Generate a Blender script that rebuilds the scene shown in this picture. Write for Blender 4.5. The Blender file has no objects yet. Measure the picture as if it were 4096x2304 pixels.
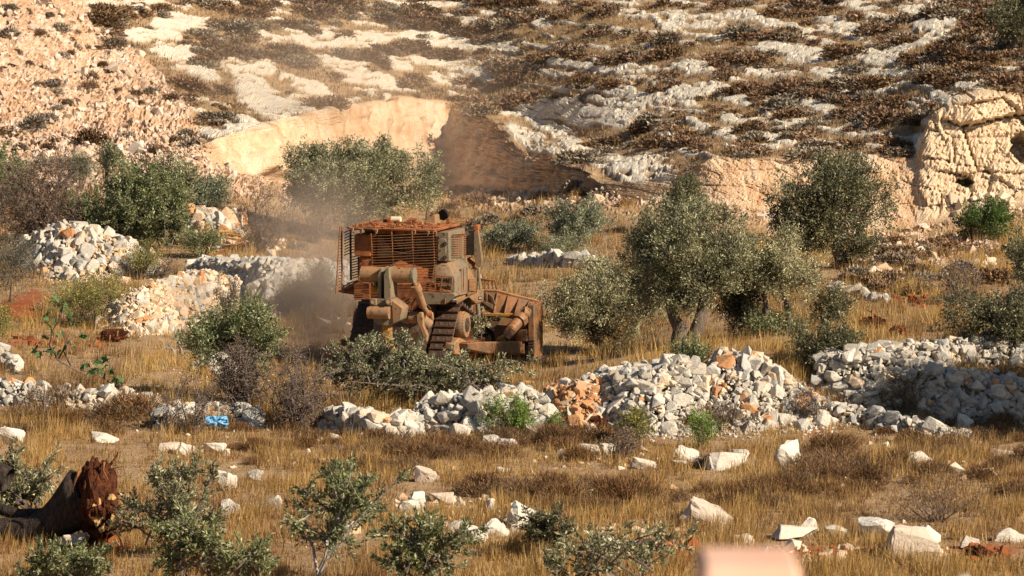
import bpy, bmesh, math, random
import numpy as np
from mathutils import Vector, Matrix, Euler

rng = np.random.default_rng(11)
random.seed(11)
R = math.radians
scene = bpy.context.scene
col = scene.collection

# ------------------------------------------------------------------ camera
F = 4430.0            # focal length in pixels of a 1024 wide frame
PITCH = R(5.4)
CAMZ = 13.25
cam_d = bpy.data.cameras.new('camera')
cam = bpy.data.objects.new('camera', cam_d)
col.objects.link(cam)
cam.location = (0, 0, CAMZ)
cam.rotation_euler = (R(90) - PITCH, 0, 0)
cam_d.sensor_width = 36.0
cam_d.lens = F / 1024 * 36.0
cam_d.clip_start = 0.5
cam_d.clip_end = 3000
cam_d.dof.use_dof = True
cam_d.dof.focus_distance = 119.0
cam_d.dof.aperture_fstop = 4.5
scene.camera = cam

# ------------------------------------------------------------------ light
SUN_EL = R(33)
SUN_AZ = math.atan2(0.80, -0.52)          # clockwise from +Y: right of and behind the camera
TOSUN = Vector((math.cos(SUN_EL) * math.sin(SUN_AZ), math.cos(SUN_EL) * math.cos(SUN_AZ), math.sin(SUN_EL)))
world = bpy.data.worlds.new('World')
scene.world = world
world.use_nodes = True
wn = world.node_tree
sky = wn.nodes.new('ShaderNodeTexSky')
sky.sky_type = 'NISHITA'
sky.sun_disc = False
sky.sun_elevation = SUN_EL
sky.sun_rotation = SUN_AZ
sky.altitude = 750
sky.air_density = 1.0
sky.dust_density = 1.0
wn.links.new(sky.outputs[0], wn.nodes['Background'].inputs[0])
wn.nodes['Background'].inputs[1].default_value = 0.05
sun_d = bpy.data.lights.new('sun', 'SUN')
sun_d.energy = 5.0
sun_d.angle = R(0.53)
sun_d.color = (1.0, 0.88, 0.72)
sun = bpy.data.objects.new('sun', sun_d)
col.objects.link(sun)
sun.rotation_euler = TOSUN.to_track_quat('Z', 'Y').to_euler()
sun.location = (30, -20, 60)

vs = scene.view_settings
vs.view_transform = 'Standard'
vs.look = 'None'
vs.exposure = 0.48
vs.gamma = 1.0
vs.use_curve_mapping = False
scene.cycles.max_bounces = 4
scene.cycles.diffuse_bounces = 1
scene.cycles.glossy_bounces = 2
scene.cycles.transmission_bounces = 2
scene.cycles.transparent_max_bounces = 6
scene.cycles.volume_bounces = 1
scene.cycles.use_denoising = True
scene.cycles.use_adaptive_sampling = True
scene.cycles.adaptive_threshold = 0.02

# ------------------------------------------------------------------ helpers
def ray(u, v):
    a = (u - 512.0) / F
    b = -(v - 288.0) / F
    return Vector((a, math.cos(PITCH) + b * math.sin(PITCH), -math.sin(PITCH) + b * math.cos(PITCH)))

def at(u, v, Y):
    d = ray(u, v)
    t = Y / d.y
    return Vector((d.x * t, Y, CAMZ + d.z * t))

def mpp(Y):                    # metres per pixel at distance Y
    return Y / math.cos(PITCH) / F

def hash3(ix, iy, iz, seed):
    h = (ix * 374761393 + iy * 668265263 + iz * 2147483647 + seed * 974634777) & 0xFFFFFFFF
    h = ((h ^ (h >> 13)) * 1274126177) & 0xFFFFFFFF
    h = ((h ^ (h >> 16)) * 2246822519) & 0xFFFFFFFF
    return ((h ^ (h >> 15)) & 0xFFFFFF) / float(0xFFFFFF)

def vnoise(x, y, z, seed=0):
    x = np.asarray(x, float); y = np.asarray(y, float); z = np.asarray(z, float)
    x, y, z = np.broadcast_arrays(x, y, z)
    ix = np.floor(x).astype(np.int64); iy = np.floor(y).astype(np.int64); iz = np.floor(z).astype(np.int64)
    fx = x - ix; fy = y - iy; fz = z - iz
    fx = fx * fx * (3 - 2 * fx); fy = fy * fy * (3 - 2 * fy); fz = fz * fz * (3 - 2 * fz)
    r = 0
    for dx in (0, 1):
        for dy in (0, 1):
            for dz in (0, 1):
                w = (fx if dx else 1 - fx) * (fy if dy else 1 - fy) * (fz if dz else 1 - fz)
                r = r + w * hash3(ix + dx, iy + dy, iz + dz, seed)
    return r * 2 - 1

def fbm(x, y, z, seed=0, octv=4, gain=0.5, lac=2.05):
    a = 1.0; r = 0; n = 0
    for i in range(octv):
        r = r + a * vnoise(np.asarray(x) * lac ** i, np.asarray(y) * lac ** i, np.asarray(z) * lac ** i, seed + i * 17)
        n += a; a *= gain
    return r / n

def cells(x, y, seed=0):
    '''random value of the nearest jittered grid point: blocks with straight joints; also the distance to the joint'''
    x, y = np.broadcast_arrays(np.asarray(x, float), np.asarray(y, float))
    ix = np.floor(x).astype(np.int64); iy = np.floor(y).astype(np.int64)
    d1 = np.full(x.shape, 9.0); d2 = np.full(x.shape, 9.0); val = np.zeros(x.shape)
    for dx in (-1, 0, 1):
        for dy in (-1, 0, 1):
            cx, cy = ix + dx, iy + dy
            px = cx + 0.1 + 0.8 * hash3(cx, cy, 0 * cx, seed); py = cy + 0.1 + 0.8 * hash3(cx, cy, 0 * cx + 1, seed)
            d = (px - x) ** 2 + (py - y) ** 2
            v = hash3(cx, cy, 0 * cx + 2, seed)
            near = d < d1
            d2 = np.where(near, d1, np.minimum(d2, d)); val = np.where(near, v, val); d1 = np.where(near, d, d1)
    return val, np.sqrt(d2) - np.sqrt(d1)

def sstep(a, b, x):
    t = np.clip((x - a) / (b - a), 0, 1)
    return t * t * (3 - 2 * t)

def tag(o, label=None, cat=None, group=None, kind=None):
    if label: o['label'] = label
    if cat: o['category'] = cat
    if group: o['group'] = group
    if kind: o['kind'] = kind
    return o

def link(o, parent=None):
    col.objects.link(o)
    if parent is not None:
        o.parent = parent
    return o

def empty(name, loc=(0, 0, 0)):
    o = bpy.data.objects.new(name, None)
    o.empty_display_size = 0.2
    o.location = loc
    return link(o)

def np_mesh(name, verts, faces, mat=None, cols=None, smooth=False):
    """verts (n,3); faces (m,k) with k the same for all faces; cols (n,3|4) point colours"""
    verts = np.ascontiguousarray(verts, dtype=np.float32)
    faces = np.ascontiguousarray(faces, dtype=np.int32)
    me = bpy.data.meshes.new(name)
    nv, (nf, k) = len(verts), faces.shape
    me.vertices.add(nv)
    me.vertices.foreach_set('co', verts.ravel())
    me.loops.add(nf * k)
    me.loops.foreach_set('vertex_index', faces.ravel())
    me.polygons.add(nf)
    me.polygons.foreach_set('loop_start', np.arange(0, nf * k, k, dtype=np.int32))
    me.polygons.foreach_set('use_smooth', np.full(nf, smooth, dtype=bool))
    if cols is not None:
        c = np.ones((nv, 4), dtype=np.float32)
        c[:, :cols.shape[1]] = cols
        at_ = me.color_attributes.new('col', 'FLOAT_COLOR', 'POINT')
        at_.data.foreach_set('color', c.ravel())
    me.update(calc_edges=True)
    if mat is not None:
        me.materials.append(mat)
    return me

def mobj(name, me, parent=None, loc=None):
    o = bpy.data.objects.new(name, me)
    if loc is not None: o.location = loc
    return link(o, parent)

class Geo:
    """collects mixed polygons for one mesh"""
    def __init__(self):
        self.v = []; self.f = []
    def add(self, vs_, fs_):
        b = len(self.v)
        self.v.extend([tuple(p) for p in vs_])
        self.f.extend([tuple(i + b for i in f) for f in fs_])
        return self
    def box(self, lo, hi, M=None):
        (x0, y0, z0), (x1, y1, z1) = lo, hi
        p = [Vector(q) for q in ((x0, y0, z0), (x1, y0, z0), (x1, y1, z0), (x0, y1, z0), (x0, y0, z1), (x1, y0, z1), (x1, y1, z1), (x0, y1, z1))]
        if M is not None: p = [M @ q for q in p]
        return self.add(p, [(0, 3, 2, 1), (4, 5, 6, 7), (0, 1, 5, 4), (1, 2, 6, 5), (2, 3, 7, 6), (3, 0, 4, 7)])
    def prism(self, pts, off):
        n = len(pts); off = Vector(off)
        p = [Vector(q) for q in pts]
        q = [a + off for a in p]
        return self.add(p + q, [tuple(range(n))[::-1], tuple(range(n, 2 * n))] + [(i, (i + 1) % n, n + (i + 1) % n, n + i) for i in range(n)])
    def tube(self, pts, rad, n=6, cap=True):
        pts = [Vector(p) for p in pts]
        if not hasattr(rad, '__len__'): rad = [rad] * len(pts)
        rings = []
        ref = Vector((0.31, 0.17, 0.93))
        for i, p in enumerate(pts):
            d = (pts[min(i + 1, len(pts) - 1)] - pts[max(i - 1, 0)])
            if d.length < 1e-9: d = Vector((0, 0, 1))
            d.normalize()
            a = d.cross(ref)
            if a.length < 1e-3: a = d.cross(Vector((1, 0, 0)))
            a.normalize(); b = d.cross(a)
            rings.append([p + (a * math.cos(2 * math.pi * k / n) + b * math.sin(2 * math.pi * k / n)) * rad[i] for k in range(n)])
        vv = [q for r_ in rings for q in r_]
        ff = []
        for i in range(len(pts) - 1):
            for k in range(n):
                k2 = (k + 1) % n
                ff.append((i * n + k, i * n + k2, (i + 1) * n + k2, (i + 1) * n + k))
        if cap:
            ff.append(tuple(range(n))); ff.append(tuple(range((len(pts) - 1) * n, len(pts) * n))[::-1])
        return self.add(vv, ff)
    def hull(self, pts):
        bm = bmesh.new()
        for p in pts: bm.verts.new(p)
        bmesh.ops.convex_hull(bm, input=bm.verts)
        loose = [v_ for v_ in bm.verts if not v_.link_faces]
        bmesh.ops.delete(bm, geom=loose, context='VERTS')
        bmesh.ops.dissolve_limit(bm, angle_limit=0.02, verts=bm.verts, edges=bm.edges)
        bm.verts.index_update()
        self.add([v_.co.copy() for v_ in bm.verts], [tuple(v_.index for v_ in f.verts) for f in bm.faces])
        bm.free()
        return self
    def mesh(self, name, mat=None, smooth=False, bevel=0.0):
        me = bpy.data.meshes.new(name)
        me.from_pydata(self.v, [], self.f)
        bm = bmesh.new(); bm.from_mesh(me)
        bmesh.ops.recalc_face_normals(bm, faces=bm.faces)
        if bevel > 0:
            es = [e for e in bm.edges if len(e.link_faces) == 2 and e.calc_face_angle(0) > 0.5]
            bmesh.ops.bevel(bm, geom=es, offset=bevel, segments=1, affect='EDGES', clamp_overlap=True)
        bm.to_mesh(me); bm.free()
        if smooth:
            me.polygons.foreach_set('use_smooth', np.ones(len(me.polygons), dtype=bool))
        me.update()
        if mat is not None: me.materials.append(mat)
        return me
    def obj(self, name, mat, parent=None, smooth=False, bevel=0.0, loc=None):
        return mobj(name, self.mesh(name, mat, smooth, bevel), parent, loc)

# ------------------------------------------------------------------ materials
class NT:
    def __init__(self, name):
        self.m = bpy.data.materials.new(name)
        self.m.use_nodes = True
        self.t = self.m.node_tree
        self.bsdf = self.t.nodes['Principled BSDF']
        self.out = self.t.nodes['Material Output']
    def n(self, kind, **kw):
        nd = self.t.nodes.new('ShaderNode' + kind)
        for k, v_ in kw.items(): setattr(nd, k, v_)
        return nd
    def l(self, a, b):
        self.t.links.new(a, b)
    def val(self, x, sock):
        if hasattr(x, 'links'): self.l(x, sock)
        else: sock.default_value = x
    def coord(self, which='Object'):
        return self.n('TexCoord').outputs[which]
    def noise(self, scale, detail=4, rough=0.6, vec=None, dist=0.0):
        nd = self.n('TexNoise'); nd.inputs['Scale'].default_value = scale
        nd.inputs['Detail'].default_value = detail; nd.inputs['Roughness'].default_value = rough
        nd.inputs['Distortion'].default_value = dist
        if vec is not None: self.l(vec, nd.inputs['Vector'])
        return nd.outputs['Fac']
    def vor(self, scale, vec=None, feature='F1', out='Distance'):
        nd = self.n('TexVoronoi'); nd.feature = feature
        nd.inputs['Scale'].default_value = scale
        if vec is not None: self.l(vec, nd.inputs['Vector'])
        return nd.outputs[out]
    def ramp(self, fac, stops):
        nd = self.n('ValToRGB')
        e = nd.color_ramp.elements
        while len(e) < len(stops): e.new(0.5)
        for i, (p, c) in enumerate(stops):
            e[i].position = p
            e[i].color = (c[0], c[1], c[2], 1) if hasattr(c, '__len__') else (c, c, c, 1)
        self.l(fac, nd.inputs[0])
        return nd.outputs[0]
    def mix(self, fac, a, b, blend='MIX'):
        nd = self.n('MixRGB'); nd.blend_type = blend
        self.val(fac, nd.inputs[0])
        for x, s in ((a, nd.inputs[1]), (b, nd.inputs[2])):
            if hasattr(x, 'links'): self.l(x, s)
            else: s.default_value = (*x, 1)
        return nd.outputs[0]
    def math(self, op, a, b=0.0, clamp=False):
        nd = self.n('Math'); nd.operation = op; nd.use_clamp = clamp
        self.val(a, nd.inputs[0]); self.val(b, nd.inputs[1])
        return nd.outputs[0]
    def bump(self, h, strength=0.5, dist=0.02):
        nd = self.n('Bump'); nd.inputs['Strength'].default_value = strength
        nd.inputs['Distance'].default_value = dist
        self.l(h, nd.inputs['Height'])
        self.l(nd.outputs[0], self.bsdf.inputs['Normal'])
    def done(self, color, rough=0.8, spec=0.3, metal=0.0):
        self.val(color if hasattr(color, 'links') else (*color, 1), self.bsdf.inputs['Base Color'])
        self.val(rough, self.bsdf.inputs['Roughness'])
        self.bsdf.inputs['Specular IOR Level'].default_value = spec
        self.bsdf.inputs['Metallic'].default_value = metal
        return self.m
# ------------------------------------------------------------------ terrain
def cu(*pairs):
    a = np.array(pairs, float)
    return lambda u: np.interp(u, a[:, 0], a[:, 1])

def zat(v, Y):
    b = -(np.asarray(v, float) - 288.0) / F
    dy = math.cos(PITCH) + b * math.sin(PITCH)
    dz = -math.sin(PITCH) + b * math.cos(PITCH)
    return CAMZ + dz / dy * Y

cV, cY = [], []          # feature lines (rows): image height and distance as functions of the column
def row(v, Y, n):
    cV.append(v); cY.append(Y); ROWN.append(n)
ROWN = []
row(cu((0, 612), (1024, 612)), cu((0, 77), (1024, 77)), 26)                                        # 0 lower edge
row(cu((0, 500), (1024, 500)), cu((0, 92), (1024, 92)), 26)                                         # 1 near field
row(cu((0, 428), (180, 430), (330, 432), (560, 430), (830, 434), (1024, 430)), cu((0, 106), (330, 106), (560, 106), (830, 105), (1024, 106)), 14)   # 2 foot of the terrace walls
row(cu((0, 396), (180, 402), (330, 402), (400, 397), (560, 390), (600, 375), (720, 360), (830, 352), (1024, 340)),
    cu((0, 109), (560, 109), (720, 108.5), (1024, 110)), 18)                                           # 3 upper terrace edge
row(cu((0, 345), (200, 356), (330, 369), (400, 374), (520, 375), (580, 367), (685, 345), (850, 328), (1024, 320)), cu((0, 120), (1024, 120)), 26)    # 4 field at the machine
row(cu((0, 290), (200, 291), (400, 290), (600, 275), (850, 268), (1024, 266)), cu((0, 140), (1024, 140)), 50)                 # 5 rear field
row(cu((0, 170), (200, 172), (300, 185), (440, 192), (500, 191), (560, 195), (620, 200), (720, 207), (880, 236), (960, 226), (1024, 212)),
    cu((0, 170), (200, 172), (300, 182), (440, 201), (500, 190), (560, 178), (620, 171), (720, 167), (880, 166), (1024, 166)), 56)   # 6 foot of the quarry face
row(cu((0, 152), (190, 152), (215, 138), (270, 123), (330, 108), (400, 98), (445, 102), (461, 107), (490, 119), (500, 125), (518, 147), (530, 159), (553, 159), (583, 169),
        (605, 184), (650, 180), (695, 168), (712, 158), (800, 160), (918, 158), (930, 118), (950, 104), (980, 93), (1024, 95)),
    cu((0, 173), (190, 174), (215, 176), (270, 183), (330, 191), (400, 200), (445, 206), (461, 205), (500, 196), (518, 191), (530, 187), (553, 182), (583, 176), (605, 173.5),
        (650, 171.5), (700, 169.5), (800, 168.6), (918, 168.2), (1024, 169)), 150)                            # 7 top of the quarry face
row(cu((0, 140), (200, 130), (300, 100), (445, 88), (520, 115), (600, 150), (700, 140), (800, 135), (880, 125), (930, 98), (1024, 80)),
    cu((0, 176), (215, 182), (330, 198), (445, 213), (520, 205), (600, 186), (700, 180), (800, 178), (880, 177), (930, 175), (1024, 175)), 40)   # 8 brow of the hill
row(cu((0, -14), (1024, -14)), cu((0, 187), (110, 200), (200, 213), (330, 222), (440, 227), (600, 222), (800, 214), (1024, 207)), 12)     # 8 upper hillside
NR = len(cV)
us = np.concatenate([np.linspace(-900, -40, 16), np.arange(-22, 1047, 1.9), np.linspace(1064, 1924, 16)])

def grid_rows():
    Vs, Ys = [], []
    for k in range(NR - 1):
        n = ROWN[k + 0] if k + 0 < len(ROWN) else 10
        n = [26, 26, 16, 18, 26, 50, 60, 26, 130][k]
        for j in range(n):
            yield k, j / n
    yield NR - 2, 1.0

rows = list(grid_rows())
V0 = np.array([f(us) for f in cV]); Y0 = np.array([f(us) for f in cY])
def blur_u(a, sig):
    x = np.arange(-900, 1925, 1.9)
    k = np.exp(-0.5 * (np.arange(-3 * sig, 3 * sig + 1.9, 1.9) / sig) ** 2); k /= k.sum()
    b = np.interp(x, us, a)
    n = len(k) // 2
    b = np.convolve(np.pad(b, n, mode='edge'), k, 'valid')[:len(x)]
    return np.interp(us, x, b)
for k_ in range(NR):
    sg = 5 if k_ == 7 else (12 if k_ == 6 else (30 if k_ == 8 else 45))
    Y0[k_] = blur_u(Y0[k_], sg)
    V0[k_] = blur_u(V0[k_], 3 if k_ == 7 else sg)
Z0 = zat(V0, Y0)
kk = np.array([r_[0] for r_ in rows]); tt = np.array([r_[1] for r_ in rows])[:, None]
TY = Y0[kk] * (1 - tt) + Y0[kk + 1] * tt
TZ = Z0[kk] * (1 - tt) + Z0[kk + 1] * tt
# the field dips beyond the machine before it rises to the rear terrace
vd = np.interp(us, [0, 200, 330, 400, 540, 600, 640, 685, 850, 1024], [322, 330, 345, 352, 356, 354, 345, 330, 308, 300])
zl = Z0[4] * 0.65 + Z0[5] * 0.35
zd = np.minimum(zat(vd, 127.0) - zl, 0.05)
tw_ = np.where(tt < 0.35, tt / 0.35, (1 - tt) / 0.65)
TZ = TZ + (kk == 4)[:, None] * tw_ * blur_u(zd, 14)[None, :]
def soften(A, passes=3):
    for _ in range(passes):
        B = A.copy()
        B[1:-1] = 0.25 * A[:-2] + 0.5 * A[1:-1] + 0.25 * A[2:]
        A = B
    return A
# rounding the creases along the depth, but leaving the quarry face sharp
wsoft = ((kk < 5) | (kk > 7))[:, None] * 1.0
TZ = TZ * (1 - wsoft) + soften(TZ, 6) * wsoft
TXs = (us[None, :] - 512.0) / F
b0 = np.zeros_like(TY)
TX = TXs * (TY / math.cos(PITCH)) * 1.0
# true image height of the plain sheet (for masks): project
def proj(x, y, z):
    dz = np.asarray(z) - CAMZ
    fw = y * math.cos(PITCH) - dz * math.sin(PITCH)
    upc = y * math.sin(PITCH) + dz * math.cos(PITCH)
    return 512 + F * np.asarray(x) / fw, 288 - F * upc / fw
# make the column exact: x so that it projects on its own u
fw = TY * math.cos(PITCH) - (TZ - CAMZ) * math.sin(PITCH)
TX = TXs * fw
GU = np.broadcast_to(us[None, :], TY.shape)
_, GV = proj(TX, TY, TZ)
KT = kk[:, None] + tt + 0 * TY

# --- masks: pale rock outcrops, scree, red soil (image-plane survey of the ground, laid on the real slope)
ROCKS = [(151, 34, 27, 6, 4), (177, 25, 23, 5, 6), (173, 52, 20, 5, 10), (201, 71, 17, 6, 28), (234, 66, 15, 7, 8), (262, 68, 12, 5, 10), (252, 84, 19, 9, 30),
         (268, 104, 34, 13, 32), (300, 112, 30, 8, 25), (320, 41, 31, 6, 3), (306, 87, 28, 5, 25), (333, 66, 14, 6, 20), (350, 70, 14, 8, 25), (359, 39, 36, 6, -4), (441, 42, 44, 6, 8),
         (502, 50, 22, 4, 8), (407, 7, 20, 3, 12), (491, 15, 10, 3, 5), (470, 27, 11, 4, 8), (543, 23, 11, 6, 0), (515, 26, 7, 2, 0), (638, 15, 28, 4, 10), (666, 22, 12, 7, 30),
         (617, 3, 20, 2, 5), (428, 62, 19, 4, 10), (398, 65, 12, 6, 25), (436, 79, 11, 5, 20), (458, 80, 11, 4, 25), (481, 75, 21, 5, 12), (383, 84, 19, 6, 22), (548, 73, 23, 3, 6),
         (604, 68, 40, 5, 4), (560, 62, 14, 3, 10), (594, 91, 11, 4, 0), (519, 94, 12, 2, 0), (555, 103, 15, 4, -6), (522, 109, 16, 4, 8), (630, 96, 16, 8, 42), (583, 116, 46, 10, 8),
         (624, 109, 22, 11, -12), (658, 98, 12, 6, -20), (529, 139, 24, 8, 27), (556, 131, 28, 7, 30), (540, 120, 20, 6, 20), (694, 19, 25, 7, 4), (792, 53, 37, 7, 8), (799, 33, 38, 4, 22),
         (693, 69, 20, 6, 4), (690, 92, 21, 6, -5), (732, 94, 24, 6, 20), (821, 107, 23, 6, 25), (826, 76, 16, 5, 5), (732, 120, 12, 4, 15), (844, 27, 28, 5, 20), (855, 38, 24, 4, 15),
         (925, 26, 15, 4, 0), (745, 14, 18, 4, 10), (770, 23, 14, 3, 20), (760, 74, 14, 3, 12), (620, 168, 28, 10, 22), (655, 172, 26, 8, 18), (600, 160, 16, 8, 20), (580, 150, 20, 5, 15),
         (900, 50, 30, 5, -18), (930, 38, 24, 4, -30), (955, 20, 16, 3, -30), (880, 60, 26, 4, 8), (860, 5, 22, 3, 5), (915, 10, 14, 3, -12), (710, 38, 14, 3, 20), (650, 45, 10, 2, 5),
         (720, 135, 14, 4, 20), (700, 125, 14, 4, 25), (775, 142, 14, 4, 15), (670, 140, 14, 6, 40), (240, 125, 16, 5, 0), (950, 130, 18, 12, 40), (940, 99, 9, 6, 0), (932, 147, 22, 11, 6)]
REDS = [(20, 308, 26, 14, 1.0), (30, 296, 22, 6, 0.8), (40, 342, 40, 3, 0.8), (85, 347, 20, 3, 0.7), (575, 400, 22, 18, 1.0), (560, 388, 18, 6, 0.9), (590, 425, 18, 10, 0.9), (225, 250, 26, 6, 0.9),
        (200, 240, 20, 5, 0.7), (40, 480, 14, 5, 0.9), (660, 553, 34, 8, 1.0), (830, 552, 90, 5, 0.8), (985, 553, 40, 6, 0.8), (780, 560, 90, 8, 0.6), (620, 560, 40, 10, 0.5), (110, 530, 30, 8, 0.7),
        (905, 300, 26, 3, 0.8), (940, 305, 22, 3, 0.7), (815, 427, 16, 12, 0.5), (255, 225, 12, 5, 0.5), (640, 455, 14, 6, 0.6), (830, 480, 22, 5, 0.5)]
wu = GU + 5.0 * fbm(GU / 11, GV / 5, 0, 3, 3) + 2.2 * fbm(GU / 3, GV / 1.8, 0, 5, 2)
wv = GV + 2.6 * fbm(GU / 13, GV / 5, 9, 4, 3) + 1.1 * fbm(GU / 3, GV / 1.8, 4, 6, 2)
rock = np.zeros_like(GU)
for (a, b_, ra, rb, an) in ROCKS:
    ra *= 1.22; rb *= 1.22
    ca, sa = math.cos(R(an)), math.sin(R(an))
    du = wu - a; dv = wv - b_
    e = ((du * ca + dv * sa) / ra) ** 2 + ((-du * sa + dv * ca) / rb) ** 2
    rock = np.maximum(rock, 1 - sstep(0.62, 1.12, e))
hillm = (KT > 6.98)
rock = rock * (KT > 6.2)
strk = fbm(GU / 46, GV / 4.6 - GU * 0.02, 2, 31, 4)           # smaller ledges that follow the strata
rock = np.maximum(rock, 0.95 * sstep(0.21, 0.29, strk + 0.10 * fbm(GU / 5, GV / 2.5, 7, 33, 2)) * hillm)
rock = rock * sstep(-0.42, -0.20, fbm(GU / 13, GV / 2.6 - GU * 0.02, 3, 37, 3))
edge_u = np.interp(GV, [-40, 0, 20, 60, 100, 130, 152, 175], [60, 82, 100, 146, 178, 198, 214, 230])
scree = sstep(5, -5, GU + 4 * fbm(GU / 9, GV / 7, 1, 8, 3) - edge_u) * (KT > 5.75)
scree = np.maximum(scree, sstep(0.5, 0.9, KT - 5.05) * (KT < 6.05) * 0.75 * sstep(-0.5, 0.3, fbm(GU / 30, GV / 12, 3, 12, 3) + 0.2))
for (a, b_, ra, rb) in [(480, 190, 50, 12), (640, 195, 60, 12), (820, 230, 60, 16), (905, 255, 50, 20), (960, 245, 40, 12), (240, 180, 40, 14)]:
    e = ((wu - a) / ra) ** 2 + ((wv - b_) / rb) ** 2
    scree = np.maximum(scree, 0.95 * (1 - sstep(0.5, 1.1, e)) * (KT > 5) * (KT < 6.04))
rock = rock * (1 - scree * (KT > 6.9))
cliff = sstep(6.03, 6.12, KT) * (1 - sstep(6.97, 7.03, KT)) * sstep(186, 212, GU + 0 * KT)
gapm = np.interp(GU, [585, 612, 690, 712], [1, 0.35, 0.35, 1])
cliff = cliff * gapm
red = np.zeros_like(GU)
for (a, b_, ra, rb, s) in REDS:
    e = ((wu - a) / ra) ** 2 + ((wv - b_) / rb) ** 2
    red = np.maximum(red, s * (1 - sstep(0.5, 1.2, e)))
cliff_red = 0

# --- relief
P = np.stack([TX, TY, TZ], -1)
dU = np.gradient(P, axis=1); dT = np.gradient(P, axis=0)
N = np.cross(dU, dT); N /= np.linalg.norm(N, axis=-1, keepdims=True) + 1e-9
N[N[..., 2] < 0] *= -1
X, Y_, Z_ = P[..., 0], P[..., 1], P[..., 2]
field = (1 - cliff)
h = 0.13 * fbm(X / 3.1, Y_ / 3.1, 0, 41, 4) * (KT < 6.5) + 0.22 * fbm(X / 4.2, Y_ / 4.2, 0, 43, 3) * (KT >= 6.9)
rn = fbm(X / 1.6, Y_ / 1.1, Z_ / 0.5, 51, 5)
crk = np.abs(fbm(X / 0.9, Y_ / 0.7, Z_ / 0.4, 55, 3))
cr, er = cells(X / 1.5 + 0.3 * Y_, Y_ / 0.9, 84)
h = h + rock * (0.10 + 0.09 * (cr - 0.4) - 0.05 * (1 - sstep(0.0, 0.10, er)) + 0.10 * rn + 0.018 * fbm(X / 0.4, Y_ / 0.4, 0, 57, 2)) * (1 - cliff)
h = h + scree * (0.10 * fbm(X / 0.9, Y_ / 0.9, Z_ / 0.9, 61, 3) + 0.20 * np.abs(fbm(X / 0.30, Y_ / 0.30, Z_ / 0.30, 62, 2)) + 0.07 * rng.normal(size=X.shape))
h = h + 0.05 * fbm(X / 0.45, Y_ / 0.45, 0, 45, 2) * (KT >= 6.9)
P = P + N * (h * field)[..., None]
# quarry face: vertical flutes, ledges, broken blocks, pushed out along the horizontal normal
Nh = N.copy(); Nh[..., 2] *= 0.15
Nh[Nh[..., 1] > 0] *= -1
Nh /= np.linalg.norm(Nh, axis=-1, keepdims=True) + 1e-9
fl = fbm(X / 0.9 + 0.6 * fbm(X / 2, Z_ / 1.5, 0, 70, 2), Z_ / 4.0, Y_ / 4.0, 71, 3)
led = fbm(X / 3.0 + 3, Z_ / 0.45, Y_ / 5, 73, 3)
blk = fbm(X / 0.5, Y_ / 0.8, Z_ / 0.5, 75, 4)
big = fbm(X / 2.6, Y_ / 3.0, Z_ / 2.6, 77, 3)
tower = sstep(925, 960, GU)
lft = sstep(470, 440, GU)
along = X * 0.8 + Y_ * 0.45
c1, e1 = cells(along / 1.2 + 0.3 * fbm(X / 2, Z_, 0, 88, 2), Z_ / 1.1, 81)
c2, e2 = cells(along / 0.5, Z_ / 0.6, 82)
c3, e3 = cells(along / 0.85 + 0.35 * fbm(X / 1.5, Y_ / 3, Z_ / 1.2, 89, 2), 0.5 + 0 * Z_, 83)
c4, e4 = cells(along / 2.6, Z_ / 1.9, 86)
dsp = (0.22 + 0.5 * lft) * fl + 0.08 * led + (0.16 - 0.06 * tower) * blk + 0.22 * big
dsp = dsp + (0.22 - 0.19 * lft + 0.05 * tower) * (c1 - 0.5) + (0.16 - 0.12 * lft - 0.06 * tower) * (c2 - 0.5) + 0.16 * lft * fbm(X / 0.5, Y_ / 1.0, Z_ / 0.7, 90, 3) + 0.20 * (c3 - 0.5) + 0.9 * tower * (c4 - 0.5)
dsp = dsp - (1 - lft) * (0.14 * (1 - sstep(0.0, 0.10, e1)) + 0.06 * (1 - sstep(0.0, 0.12, e2))) - tower * 0.25 * (1 - sstep(0.0, 0.08, e4)) + 0.03 * rng.normal(size=X.shape)
fl2 = fbm(along / 0.85, Z_ / 7.0, 0, 95, 3); fl3 = fbm(along / 2.6, Z_ / 5.0, 0, 96, 2)
dsp = dsp * (1 - lft) + lft * (0.95 * fl2 + 0.7 * fl3 + 0.34 * fbm(along / 0.55, Z_ / 0.7, 0, 97, 3) + 0.35 * big + 0.02 * rng.normal(size=X.shape))
dsp = dsp * (1 - 0.5 * sstep(690, 712, GU) * sstep(930, 912, GU))
P = P + Nh * (dsp * cliff * sstep(6.03, 6.25, KT) )[..., None]
# caves / undercuts in the pale tower
for (a, b_, ra, rb, dep) in [(966, 182, 9, 3.5, 1.0), (1024, 148, 11, 15, 1.3)]:
    e = ((GU + 3.5 * fbm(GU / 5, GV / 5, 0, 91, 3) - a) / ra) ** 2 + ((GV + 3.5 * fbm(GU / 5, GV / 5, 5, 92, 3) - b_) / rb) ** 2
    P = P - Nh * (dep * (1 - sstep(0.3, 1.2, e)) * (cliff > 0.2))[..., None]

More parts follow.
